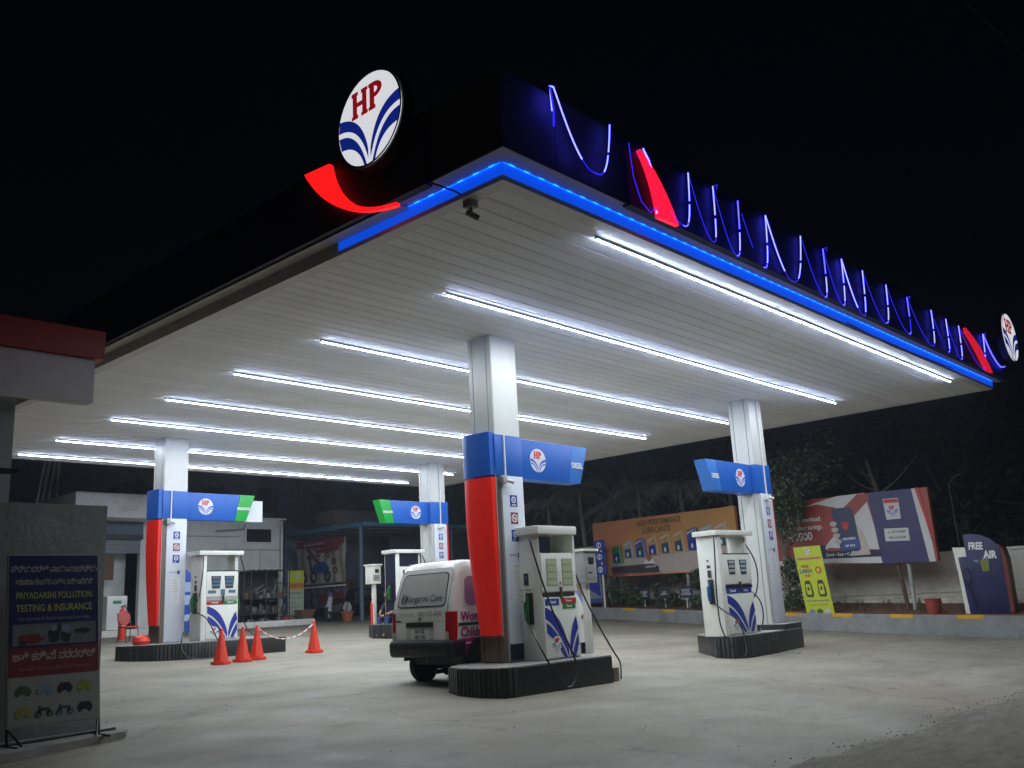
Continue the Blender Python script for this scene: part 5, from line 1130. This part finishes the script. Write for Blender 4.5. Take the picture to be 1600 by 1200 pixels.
# ------------------------------------------------------------------ billboards
def board(label, p, q, z0, zl, zr, zb_r, m, cat='billboard', depth=.10, name='billboard'):
    M = plane_frame((p[0], p[1], z0), (q[0], q[1], z0)); L_ = math.hypot(q[0]-p[0], q[1]-p[1])
    t = thing(name, label, cat, M.translation); M = Matrix.Translation(-M.translation) @ M
    mb = MB(); mb.M = M; mb.prism([(0, 0), (L_, zb_r-z0), (L_, zr-z0), (0, zl-z0)], -depth, 0); mb.build('panel', m, t); return t, M, L_
def quad(t, M, pts, m, w=.004, name='print'):
    q = MB(); q.M = M; q.add([(x, y, w) for x, y in pts], [tuple(range(len(pts)))]); return q.build(name, m, t)
ORG = mat('orange print', (.64, .25, .11), .5, var=.15, scale=.6, dirt_shade=.12)
t, M, L_ = board('orange HIGH PERFORMANCE LUBRICANTS billboard with a row of oil packs', (22.68, 16.62), (20.66, 9.2), 1.93, 4.03, 3.86, 1.82, ORG)
h0 = 2.0
quad(t, M, [(1.05, .06), (L_, -.10), (L_, .83), (1.05, .55)], mat('print dusty grey', (.52, .44, .39), .5, var=.1, scale=.8), .003); quad(t, M, [(2.3, 1.2), (L_, 1.1), (L_, 1.95), (2.3, 1.9)], mat('print amber', (.56, .27, .08), .5, var=.12, scale=.6), .002)
text('HIGH PERFORMANCE', .29, mat('print brown', (.07, .03, .02), .5), t, M, 3.9, 1.79, .006, 'CENTER', .015, sx=.86, rot=-.8); text('LUBRICANTS', .31, mat('print brown'), t, M, 3.75, 1.52, .006, 'CENTER', .015, sx=.86, rot=-.8)
pk = [(.04, .28, .08), (.33, .36, .33), (.07, .10, .30), (.52, .30, .12), (.50, .29, .12), (.52, .31, .11), (.05, .08, .27), (.33, .37, .33), (.48, .31, .16)]
for k, c in enumerate(pk):
    x = 1.15+.70*k; h = .66+.02*k; w = .66; b = .58+.012*k if k else .48
    cm = mat('pack colour %d' % k, c, .4, var=.2, scale=6); mat('print pale', (.60, .56, .50), .5)
    q = MB(); q.M = M; q.prism([(x, b), (x+.48, b-.02), (x+.38, b+h), (x-.01, b+h-.10)], .003, .012); q.prism([(x+.50, b-.02), (x+.64, b-.03), (x+.54, b+h-.03), (x+.40, b+h)], .003, .010); pkg = q.build('oil_pack_print', cm, t)
    quad(t, M, [(x+.0, b+h-.16), (x+.36, b+h-.06), (x+.365, b+h-.10), (x+.005, b+h-.22)], mat('print pale'), .014) if k else None
    q = MB(); q.M = M; q.prism([(x+.05, b+.05), (x+.43, b+.03), (x+.39, b+h*.55), (x+.04, b+h*.50)], .012, .015); q.build('pack_label', PT if k % 3 else PBLUE, t)
    q = MB(); q.M = M; q.prism([(x+.41, b+h-.02), (x+.44, b+h-.02), (x+.54, b+.0), (x+.51, b+.0)], .010, .013); q.build('pack_highlight', mat('print pale', (.40, .38, .34), .5), t)
    q = MB(); q.M = M; q.disc((x+.22, b+.16), .055, .015, .018, 8, ry=.09); q.build('pack_badge', TXTW, t)
quad(t, M, [(1.0, .10), (3.75, .02), (3.75, .22), (3.4, .36), (1.0, .34)], mat('print charcoal', (.05, .05, .055), .5), .007); quad(t, M, [(1.0, .04), (3.9, -.02), (3.9, .0), (1.0, .09)], TXTR, .008)
q = MB(); q.M = M; q.disc((3.25, .58), .15, .006, .012, 16); q.build('helmet_print', mat('print orange', (.42, .18, .04), .5), t); q = MB(); q.M = M; q.prism([(2.9, .36), (3.55, .33), (3.45, .50), (3.1, .52)], .006, .011); q.build('visor_print', TXTW, t); text('LUBRICANTS', .10, TXTW, t, M, 3.3, .24, .01, 'CENTER', .02)
mb = MB()
for u in (.7, 5.05): p_ = M @ Vector((u, 0, -.14)); mb.cyl((p_.x, p_.y, -1.6), (p_.x, p_.y, 1.9), .06)
mb.build('post', GREY, t)
t, M, L_ = board('red, white and purple billboard with a hand holding a phone', (20.25, 8.2), (18.90, 2.50), 1.82, 3.76, 3.58, 1.66, mat('billboard red print', (.29, .05, .032), .5, var=.2, scale=.8, dirt_shade=.15))
WP = mat('billboard white print', (.52, .51, .49), .5, var=.06, scale=1, dirt_shade=.12); NP = mat('billboard purple print', (.028, .022, .095), .45, var=.15, scale=.8)
sX = lambda px: 0
# u along the board: 0 left .. L_ right (5.86)
quad(t, M, [(1.35, 1.62), (3.0, 1.86), (3.95, 1.84), (4.25, .25), (2.55, .42), (2.25, .30), (2.6, .62), (3.15, 1.0), (3.1, 1.3), (2.9, 1.55), (2.3, 1.70), (1.7, 1.66)], WP, .003)
quad(t, M, [(3.35, 1.40), (3.2, 1.50), (3.72, 1.84), (4.02, 1.82), (4.02, 1.60), (3.35, 1.12)], mat('billboard red print'), .006)
quad(t, M, [(0, 0), (2.55, -.02), (4.3, -.12), (4.3, .06), (2.4, .14), (0, .16)], WP, .004); quad(t, M, [(2.2, .12), (4.25, .06), (4.25, .24), (2.25, .34)], NAVY, .008); text('Quick • Easy • Convenient', .12, TXTW, t, M, 3.05, .20, .011, 'CENTER', .01, rot=-2)
q = MB(); q.M = M; q.prism([(4.22, -.13), (5.62, -.17), (5.40, 1.78), (4.05, 1.83)], .002, .007); q.build('purple_print', NP, t); quad(t, M, [(5.40, 1.78), (5.62, -.17), (5.80, -.17), (5.78, .3), (5.55, 1.77)], WP, .009); quad(t, M, [(5.5, 1.78), (5.80, .4), (5.83, .4), (5.62, 1.78)], TXTR, .011)
# phone and hand
q = MB(); q.M = M; q.prism([(2.78, 1.46), (2.90, 1.52), (3.42, 1.50), (3.50, 1.42), (3.62, .32), (3.52, .26), (3.02, .27), (2.94, .34)][::-1], .006, .016); ph = q.build('phone_print', mat('phone navy', (.02, .025, .07), .4), t)
q = MB(); q.M = M; q.prism([(2.93, .65), (3.60, .65), (3.62, .34), (3.0, .30)][::-1], .016, .018); q.build('phone_screen_print', mat('phone lower blue', (.03, .06, .22), .4), t)
SK = mat('printed skin', (.46, .38, .34), .5, var=.12)
for k in range(4): q = MB(); q.M = M; q.disc((2.80+.03*k, 1.08-.17*k), .12, .016, .022, 14, ry=.07); q.build('finger_print', SK, t)
q = MB(); q.M = M; q.prism([(3.56, .95), (3.72, .80), (3.85, .35), (3.9, .14), (3.25, .14), (3.30, .28), (3.58, .32)][::-1], .004, .015); q.build('palm_print', SK, t)
q = MB(); q.M = M; q.prism([(3.08, 1.10), (3.32, 1.08), (3.28, .92), (3.20, .86), (3.12, .92)][::-1], .018, .021); q.build('badge_print', TXTR, t); text('HP PAY', .10, TXTW, t, M, 3.28, .42, .022, 'CENTER', .02); text('REWARDS', .09, TXTW, t, M, 3.27, .62, .022, 'CENTER', .02)
text('or download.', .20, TXTW, t, M, 1.42, 1.30, .008, 'LEFT', .01, sx=.9, rot=-1); text('r clear savings.', .20, TXTW, t, M, 1.35, 1.07, .008, 'LEFT', .01, sx=.9, rot=-1); text('₹5000', .34, TXTW, t, M, 1.15, .80, .008, 'LEFT', .02)
text('HP', .28, mat('print bright red', (.5, .05, .03), .5), t, M, 1.85, .34, .008, 'LEFT', .04)
q = MB(); q.M = M; q.box((2.18, .14, .002), (2.42, .5, .012)); q.build('tag_print', NAVY, t)
q = MB(); q.M = M; q.prism([(4.50, 1.60), (4.98, 1.58), (4.98, 1.02), (4.54, 1.03)][::-1], .008, .012); q.build('logo_card', WP, t); emblem(t, M @ Matrix.Translation((0, 0, .013)), 4.76, 1.26, .17, [WP, LOGOB, TXTR]); quad(t, M, [(4.52, 1.48), (4.97, 1.46), (4.97, 1.56), (4.52, 1.58)], TXTR, .014)
q = MB(); q.M = M; q.prism([(4.42, .80), (5.15, .76), (5.15, .42), (4.42, .45)][::-1], .008, .012); q.build('phone_number_card', WP, t); text('nz. ZK RAAMI', .10, mat('print dark green', (.03, .09, .05), .5), t, M, 4.79, .68, .014, 'CENTER', .02, sx=.9, rot=-2); text('94JU-i-NAAM', .10, mat('print dark green'), t, M, 4.79, .53, .014, 'CENTER', .02, sx=.9, rot=-2)
for u, mm in ((4.72, RUST), (4.92, GREY)): p_ = M @ Vector((u, 0, -.14)); mb = MB(); mb.cyl((p_.x+(.0), p_.y, -1.45), (p_.x, p_.y+(.12 if u < 4.8 else 0), -.12), .055); mb.build('post', mm, t)

# lime standee leaning on the kerb
t, M, W_, H_ = standee('lime yellow standee with two phone pictures leaning in front of the red billboard', (18.93, 6.30), (18.78, 5.42), .42, 2.30, LIME, shear=-.11)
emblem(t, M, W_*.5, H_*.92, .09, [TXTW, LOGOB, TXTR]); quad(t, M, [(W_*.05, H_*.80), (W_*.95, H_*.80), (W_*.95, H_*.835), (W_*.05, H_*.835)], mat('print rose', (.42, .16, .12), .5))
text('LAKH', .16, PBLUE, t, M, W_*.30, H_*.63, .005, 'CENTER', .03); text('FREE', .12, TXTR, t, M, W_*.30, H_*.70, .005, 'CENTER', .03); text('WIN', .10, TXTR, t, M, W_*.32, H_*.56, .005, 'CENTER', .03)
q = MB(); q.M = M; q.disc((W_*.76, H_*.64), .10, 0, .006, 12); q.build('alarm_print', TXTR, t); q = MB(); q.M = M; q.disc((W_*.76, H_*.64), .06, .006, .008, 12); q.build('clock_face', LIME, t)
for cx_ in (.27, .74):
    q = MB(); q.M = M; w, h = .135, .23; x, y = W_*cx_, H_*.37; q.prism([(x-w, y-h*.7), (x-w*.7, y-h), (x+w*.7, y-h), (x+w, y-h*.7), (x+w*.85, y+h*.5), (x+w*.5, y+h), (x-w*.5, y+h), (x-w*.85, y+h*.5)], 0, .008); pp = q.build('phone_print', mat('print brown black', (.05, .035, .02), .5), t)
    q = MB(); q.M = M; q.box((x-w*.6, y-h*.7, .008), (x+w*.55, y+h*.55, .011)); q.build('phone_face', LIME, t); q = MB(); q.M = M; q.box((x-w*.3, y-h*.2, .011), (x+w*.2, y+h*.2, .013)); q.build('phone_mark', mat('print brown black'), t)
text('LUCKY DRAW EVERY WEEK', .06, PBLUE, t, M, W_*.5, H_*.19, .005, 'CENTER', .02); text('LAST DAY TO ENTER', .065, mat('print rose'), t, M, W_*.5, H_*.13, .005, 'CENTER', .02)
for k, c in enumerate((PL, PG, WP)): q = MB(); q.M = M; q.disc((W_*(.22+.28*k), H_*.035), .10, 0, .006, 14, ry=.07); q.build('prize_print', c, t)

# free air kiosk
M = plane_frame((18.40, 1.95, .32), (18.32, .40, .32)) @ Matrix.Diagonal((.864, .97, 1, 1)); t = thing('air_kiosk', 'blue FREE AIR kiosk with a white side and red curved edge at the far right', 'kiosk', M.translation); M = Matrix.Translation(-M.translation) @ M
q = MB(); q.M = M; q.prism([(.22, 0), (1.30, 0), (1.30, 1.55), (1.24, 1.68), (1.08, 1.83), (.85, 1.94), (.55, 2.0), (.35, 1.98), (.36, 1.42), (.12, 1.42)], -.30, 0); q.build('panel', mat('kiosk blue', (.009, .014, .075), .45, var=.15, scale=1.5, dirt_shade=.1), t, .008)
q = MB(); q.M = M; q.prism([(.0, 1.68), (.35, 1.66), (.36, 1.43), (.14, 1.42), (.22, .0), (.10, .0), (.06, 1.0)][::-1], -.28, -.002); q.build('white_side', WALLW, t)
q = MB(); q.M = M; q.prism([(1.31, 0), (1.42, 0), (1.43, 1.3), (1.38, 1.56), (1.27, 1.70), (1.25, 1.69), (1.31, 1.56)], -.30, .02); q.build('red_edge', mat('kiosk red', (.13, .018, .012), .5), t)
text('FREE', .25, TXTW, t, M, .46, 1.68, .008, 'LEFT', .04, sx=.75, rot=-3); text('AIR', .26, TXTW, t, M, .84, 1.44, .008, 'LEFT', .04, sx=.85, rot=-3)
q = MB(); q.M = M; q.prism([(.72, 1.32), (.95, 1.32), (.93, 1.04), (.74, 1.03)][::-1], .0, .012); q.build('sticker', mat('sticker green', (.16, .18, .02), .5), t)
for k in range(7): q = MB(); q.M = M; a_ = rr.uniform(.5, .85); b_ = rr.uniform(1.1, 1.4); q.prism([(a_, b_), (a_+.08, b_+.04), (a_+.10, b_-.05)][::-1], 0, .005); q.build('torn_paper', PL, t)
q = MB(); q.path([M @ Vector(v) for v in ((.18, 1.0, .05), (.32, 1.15, .08), (.42, .95, .06), (.30, .7, .05), (.20, .9, .06), (.36, .5, .06), (.44, .1, .05))], .012, smooth=5); q.build('air_hose', RUBBER, t, smooth=True)
tag(MB().lathe([(.14, 0), (.20, .42), (.215, .43), (.20, .44)], 16, (18.40, 2.62, .28)).build('bucket', mat('dull red bucket', (.30, .05, .03), .6, var=.2), None, smooth=True), 'dull red bucket on the soil between billboard post and air kiosk', 'bucket')

# small signs on the planter
for k, (x, y) in enumerate(((21.72, 13.8), (21.38, 12.7), (21.04, 11.6))):
    M = plane_frame((x-.02, y+.22, 1.02), (x+.02, y-.22, 1.02)); t = thing('garden_sign', ['small navy sign on a white stake, leftmost of the three under the orange billboard', 'small dark sign on a white stake, middle of the three under the orange billboard', 'small navy sign on a white stake, rightmost of the three beside the bush'][k], 'small sign', M.translation, 0, 'small signs in the planter'); M = Matrix.Translation(-M.translation) @ M
    q = MB(); q.M = M; q.box((0, 0, -.01), (.5, .38, 0)); q.build('plate', NAVY if k != 1 else BLACK, t); text(['PLEASE\nKEEP\nCLEAN', 'NO\nENTRY', 'DO NOT\nPLUCK\nFLOWERS'][k], .085, TXTW, t, M, .25, .19, .004, 'CENTER', .01)
    q = MB(); q.M = M; q.box((.235, -.62, -.03), (.265, .3, -.012)); q.build('stake', TXTW, t)
t = thing('sign_pole', 'slim white pole with three small blue safety plates left of the orange billboard', 'sign pole', (21.45, 15.35, .75))
mb = MB(); mb.cyl((0, 0, 0), (0, 0, 2.4), .035); mb.build('pole', TXTW, t)
for z in (1.25, 1.72, 2.15):
    q = MB(); q.M = plane_frame((-.05, .26, z), (-.05, -.26, z)); q.box((0, 0, 0), (.50, .36, .02), 0); q.disc((.22, .18), .11, .02, .026, 16, mi=1); q.disc((.22, .18), .075, .026, .028, 16, mi=0); q.box((.20, .10, .028), (.235, .26, .03), 1); q.build('safety_plate', [PBLUE, TXTW], t)
M = plane_frame((22.04, 17.1, 1.0), (22.04, 15.85, 1.0)); t = thing('notice_board', 'blue FUEL STATION board with yellow header behind the grey pedestal terminal', 'notice board', M.translation); M = Matrix.Translation(-M.translation) @ M
q = MB(); q.M = M; q.box((0, 0, -.05), (1.25, 2.12, 0)); q.build('panel', mat('notice purple blue', (.05, .06, .25), .5, var=.1), t)
quad(t, M, [(0, 1.85), (1.25, 1.85), (1.25, 2.1), (0, 2.1)], mat('notice olive', (.30, .30, .08), .5)); text('FUEL STATION', .17, PBLUE, t, M, .62, 1.96, .006, 'CENTER', .02, sx=.8); text('Free Air Charge', .13, TXTW, t, M, .64, 1.62, .006, 'CENTER', .02); text('Free 24 Hours', .13, TXTW, t, M, .64, 1.38, .006, 'CENTER', .02)
quad(t, M, [(.05, .15), (1.2, .15), (1.2, 1.2), (.05, 1.2)], PL); quad(t, M, [(.2, .2), (.7, .2), (.6, .7), (.2, .6)], mat('print mustard'), .006); quad(t, M, [(.6, .5), (1.15, .2), (1.1, 1.1), (.7, 1.1)], PBLUE, .006)
q = MB(); q.M = M; q.box((-.03, -.06, -.06), (1.28, -.001, .01)); q.box((-.03, -.5, -.06), (.03, -.06, -.01)); q.box((1.22, -.5, -.06), (1.28, -.06, -.01)); q.build('frame', BLACK, t)
t, M, W_, H_ = standee('pale blue standee with a round mark behind the diesel dispenser on the right', (20.46, 10.62), (20.25, 9.9), .62, 2.12, mat('pale blue sheet', (.26, .33, .38), .5, var=.1))
q = MB(); q.M = M; q.disc((.36, 1.25), .11, 0, .006, 16); q.build('round_mark', PBLUE, t); quad(t, M, [(.2, .2), (.7, .25), (.7, .9), (.45, .8)], PT); quad(t, M, [(.3, .0), (.72, .0), (.72, .2), (.3, .2)], NAVY, .006)
tag(MB().lathe([(.0, 0), (.045, .01), (.05, .2), (.02, .27), (.018, .30), (.0, .31)], 12).build('bottle', mat('milky bottle', (.55, .58, .6), .3), None, smooth=True), 'pale plastic bottle lying on the ground at the right edge', 'bottle')
bo = bpy.data.objects['bottle']; bo.location = (13.75, -.62, gz(-.5)+.06); bo.rotation_euler = (R(90), 0, R(35))
for k, (x, y, s) in enumerate(((11.6, 3.1, .07), (11.7, 2.3, .04), (12.24, 17.49, .06))): tag(MB().box((-s, -s*.6, 0), (s, s*.6, s*.5)).build('litter', mat('litter pale', (.45, .44, .40), .8) if k != 2 else BARK, None, .008, loc=(x, y, gz(y))), ['pale crumpled scrap lying just in front of the right front island', 'tiny pale scrap on the concrete in front of the right island', 'small dark stone on the concrete left of the van'][k], 'scrap')

# ------------------------------------------------------------------ vegetation
def leaf_cloud(mb, c, r, n, s, rn, squash=.8, droop=0.):
    for _ in range(n):
        while 1:
            v = Vector((rn.uniform(-1, 1), rn.uniform(-1, 1), rn.uniform(-1, 1)))
            if .15 < v.length < 1: break
        v = v.normalized()*(v.length**.5)
        p = Vector(c)+Vector((v.x*r, v.y*r, v.z*r*squash-droop*rn.random()))
        a = Vector((rn.uniform(-1, 1), rn.uniform(-1, 1), rn.uniform(-.8, .5))).normalized(); b = a.orthogonal().normalized(); b = (b*math.cos(rn.random()*6)+a.cross(b)*math.sin(rn.random()*6)); l = s*rn.uniform(.6, 1.3); w = l*.28
        mb.add([p, p+a*l*.5+b*w, p+a*l, p+a*l*.5-b*w], [(0, 1, 2, 3)])
def tree(label, x, y, h, r, n, s, m, seed, trunk=.12, cat='tree', name='tree', bm=BARK, clumps=14, base=.35, grp=None):
    rn = random.Random(seed); z0 = gz(y)+.3 if x > 17 else gz(y)
    t = thing(name, label, cat, (x, y, z0), 0, grp)
    mb = MB(); top_ = Vector((rn.uniform(-.3, .3), rn.uniform(-.3, .3), h*.72)); mb.path([Vector((0, 0, -.3)), Vector((.05, .1, h*.3)), top_], trunk, n=9, smooth=5, radii=(trunk, trunk*.4)); fo = MB()
    for k in range(clumps):
        a = rn.random()*6.28; d = r*math.sqrt(rn.random())*.85; c = Vector((d*math.cos(a), d*math.sin(a), h*(base+(1-base)*rn.random())))
        st = Vector((0, 0, h*rn.uniform(.25, .6))); mb.path([st, st.lerp(c, .5)+Vector((0, 0, .12*h*rn.random())), c], .03, n=5, smooth=3, radii=(trunk*.35, trunk*.08))
        leaf_cloud(fo, c, r*rn.uniform(.25, .48), n//clumps, s, rn)
    mb.build('trunk', bm, t, smooth=True); fo.build('crown', m, t); return t
tree('flowering shrub tree overhanging the left end of the phone billboard', 20.0, 7.25, 5.0, 1.75, 4200, .13, LEAF2, 11, .07, clumps=20, base=.58)
for k, (x, y, s) in enumerate(((19.35, 7.0, 3.4), (19.3, 6.7, 3.0), (19.45, 7.6, 3.3), (19.25, 6.9, 2.65))):
    pass
FL = MB(); rn = random.Random(5)
hang = MB()
for k in range(9):
    x0_, y0_, z0_ = 19.55+rn.uniform(-.25, .2), 7.5-1.3*rn.random(), 3.9
    P_ = [Vector((x0_, y0_, z0_+.4)), Vector((x0_-.15, y0_+rn.uniform(-.1, .1), z0_-.3)), Vector((x0_-.2, y0_+rn.uniform(-.2, .2), z0_-rn.uniform(.5, 1.3)))]
    hang.path(P_, .012, n=5, smooth=3); leaf_cloud(FL, P_[1], .30, 130, .11, rn, 1.2); leaf_cloud(FL, P_[2], .22, 90, .10, rn, 1.6)
t = thing('hanging_branches', 'leafy branches hanging over the text of the phone billboard', 'branches'); hang.build('stems', BARK, t); FL.build('leaves', LEAF2, t)
tree('bush with small leaves behind the lime standee', 19.9, 7.3, 1.7, .75, 2200, .10, LEAF2, 12, .035, 'bush', 'bush', clumps=10, base=.15)
tree('leafy bush beside the rightmost small sign under the orange billboard', 20.6, 10.6, 1.55, .65, 2200, .12, LEAF2, 13, .03, 'bush', 'bush', clumps=9, base=.15)
tree('loose yellow green bush between sign pole and leftmost small sign', 21.9, 14.6, 1.35, .8, 1800, .14, LEAF2, 14, .03, 'bush', 'bush', clumps=9, base=.15)
tree('low green bush behind the middle small sign', 22.0, 12.8, 1.3, .7, 1600, .12, LEAF2, 15, .03, 'bush', 'bush', clumps=8, base=.15)
def palm(label, x, y, h, seed, nf=13, L_=2.0):
    rn = random.Random(seed); t = thing('palm_tree', label, 'palm tree', (x, y, gz(y)+.3), 0, 'palms behind the orange billboard')
    mb = MB(); lx = rn.uniform(-.25, .25); mb.path([Vector((0, 0, -.3)), Vector((lx*.3, 0, h*.4)), Vector((lx, .1, h*.82)), Vector((lx, .12, h))], .1, n=10, smooth=6, radii=(.12, .06)); mb.build('trunk', PALEBARK, t, smooth=True)
    for k in range(nf):
        a = k*6.28/nf+rn.uniform(-.25, .25); up = rn.uniform(.15, 1.1); d = Vector((math.cos(a), math.sin(a), 0)); c0 = Vector((lx, .12, h-.1)); l = L_*rn.uniform(.8, 1.15)
        P_ = [c0+d*(l*u)+Vector((0, 0, l*(up*u-(.65+up*.75)*u*u))) for u in [i/12 for i in range(13)]]
        f = MB(); f.path(P_, .014, n=4, radii=(.018, .004))
        for i in range(1, 13):
            p = P_[i]; tn = (P_[i]-P_[i-1]).normalized(); sd = tn.cross(Vector((0, 0, 1))).normalized()
            for s in (1, -1):
                for q in (0, .5):
                    pp = P_[i-1].lerp(p, q+.2); ln = l*.27*math.sin(math.pi*min(.97, .15+(i+q)/14)); dd = (sd*s*.8+tn*.55+Vector((0, 0, -.55-.2*rn.random()))).normalized(); w = tn*.022
                    f.add([pp-w, pp+w, pp+dd*ln*.6+w*.8, pp+dd*ln, pp+dd*ln*.6-w*.8], [(0, 1, 2, 3, 4)])
        f.build('frond', PALM, t)
for k, (x, y, h) in enumerate(((24.9, 20.6, 4.5), (24.7, 18.6, 5.0), (24.6, 15.6, 4.8), (24.3, 13.2, 4.7), (24.3, 11.2, 4.9), (25.6, 17.1, 4.1))):
    palm(['leftmost palm, just right of the nearest DIESEL arm', 'second palm from the left behind the FUEL STATION board', 'tall palm behind the middle of the orange billboard', 'palm left of the right DIESEL arm', 'palm mostly behind the right front column', 'shorter palm between the second and third palms'][k], x, y, h, 40+k)
for k, (x, y, h, r) in enumerate(((31, 24, 7.5, 3.6), (32, 17, 8, 3.8), (30, 10, 7.5, 3.2), (30, 5, 7, 3.0), (29, -1, 6.5, 3.0), (34, 2, 8.5, 3.5), (27, 30, 6.5, 3.0), (28.5, -7, 6.5, 3.2))):
    tree(['dark dense tree far behind the shed and palms', 'dark dense tree behind the middle palms', 'dark tree behind the right front column', 'dark tree behind the bare branch above the phone billboard', 'dark tree behind the air kiosk', 'tallest dark tree far behind the phone billboard', 'dark tree left of the palms beside the shed', 'dark tree at the right edge beyond the air kiosk'][k], x, y, h, r, 5200, .34, LEAF, 60+k, .2, clumps=22, base=.2, grp='dark trees beyond the boundary wall')
def bare(label, x, y, h, seed, m=PALEBARK):
    rn = random.Random(seed); t = thing('bare_tree', label, 'bare tree', (x, y, gz(y))); mb = MB(); T = [Vector((0, 0, 0)), Vector((.1, .05, h*.4)), Vector((-.1, .25, h*.75)), Vector((.2, .6, h))]
    mb.path(T, .1, n=8, smooth=5, radii=(.13, .05)); mb.build('trunk', m, t, smooth=True)
    for k in range(9):
        s = T[1].lerp(T[3], rn.random()); e = s+Vector((rn.uniform(-.6, .6), rn.uniform(-1.6, 1.6), rn.uniform(.2, 1.2))); q = MB(); q.path([s, s.lerp(e, .5)+Vector((0, 0, -.12)), e], .02, n=5, smooth=3, radii=(.035, .008)); q.build('branch', m, t)
bare('pale bare tree trunk rising above the phone billboard', 22.3, 4.8, 5.0, 3); bare('thin bare tree at the far right above the air kiosk', 22.5, -.8, 4.6, 8, BARK)
t = thing('dead_trunk', 'dark bare trunk in front of the left end of the orange billboard', 'tree trunk', (21.75, 15.55, .7)); mb = MB(); mb.path([(0, 0, 0), (.03, 0, 1.2), (-.02, .05, 2.6)], .1, n=10, smooth=4, radii=(.15, .04)); mb.build('trunk', RUST, t, smooth=True)
t = thing('utility_pole', 'thin dark pole with a bent arm right of the phone billboard', 'pole', (19.25, 2.0, .3)); mb = MB(); mb.path([(0, .0, 0), (0, .05, 3.3), (0, -.1, 3.5), (0, -.3, 3.55)], .016, n=8); mb.build('mast', DKMETAL, t, smooth=True)
for k, P_ in enumerate(([(22.5, 2.0, 3.3), (22.5, .5, 3.1), (22.5, -2.5, 3.6)], [(22.7, 1.0, 3.9), (22.6, -.5, 3.2), (22.5, -3, 3.8)])): mb = MB(); mb.path(P_, .018, smooth=6); tag(mb.build('overhead_cable', DKMETAL), ['lower sagging cable behind the air kiosk', 'upper sagging cable behind the air kiosk'][k], 'cable')
mb = MB(); mb.path([(16.01, 1.06, 19.23), (21.38, 0.06, 18.22), (24.96, -0.61, 17.56), (32.12, -1.95, 16.22)], .02, smooth=4); tag(mb.build('overhead_wire', GREY), 'thin overhead wire crossing the top right corner of the night sky', 'wire')
# dry litter leaves on the planter and by the kerb
mb = MB(); rn = random.Random(9)
for k in range(700):
    y = rn.uniform(-5, 16); d = rn.choice((rn.uniform(.3, 2.7), rn.uniform(-.5, -.02))); x = koff(y, d); z = gz(y)+(.005 if d < 0 else .38+.10*d+.09*(1-max(0, min(1, y/10)))); a = rn.random()*6; s = rn.uniform(.02, .05)
    mb.add([(x, y, z), (x+s*math.cos(a), y+s*math.sin(a), z+.01), (x+s*1.4*math.cos(a+.6), y+s*1.4*math.sin(a+.6), z+.015), (x+s*math.cos(a+1.2), y+s*math.sin(a+1.2), z+.008)], [(0, 1, 2, 3)])
o = mb.build('fallen_leaves', mat('dry leaf', (.16, .10, .04), .9, var=.4, scale=8)); o['kind'] = 'stuff'
mb = MB()
for k in range(260):
    y = rn.choice((rn.uniform(-3, 7), rn.uniform(9, 15))); d = rn.uniform(.5, 2.4); x = koff(y, d); z = kz(y)+.37+.09*d; c = Vector((x, y, z))
    for j in range(7): a = rn.random()*6.28; l = rn.uniform(.08, .25); e = Vector((math.cos(a)*l*.5, math.sin(a)*l*.5, l)); w = Vector((-math.sin(a), math.cos(a), 0))*.008; mb.add([c-w, c+w, c+e], [(0, 1, 2)])
o = mb.build('weeds', LEAF2); o['kind'] = 'stuff'

# ------------------------------------------------------------------ thin night haze
me = bpy.data.meshes.new('haze'); b_ = MB().box((-62, -42, -2.0), (82, 92, 28.6)); me.from_pydata([tuple(v) for v in b_.v], [], b_.f)
hm = bpy.data.materials.new('haze'); hm.use_nodes = True; N = hm.node_tree.nodes; N.remove(N['Principled BSDF'])
pv = N.new('ShaderNodeVolumePrincipled'); pv.inputs['Color'].default_value = (.80, .88, 1, 1); pv.inputs['Density'].default_value = .0009; pv.inputs['Anisotropy'].default_value = .25
hm.node_tree.links.new(pv.outputs[0], N['Material Output'].inputs['Volume']); me.materials.append(hm)
ho = bpy.data.objects.new('haze', me); col.objects.link(ho); ho['kind'] = 'stuff'
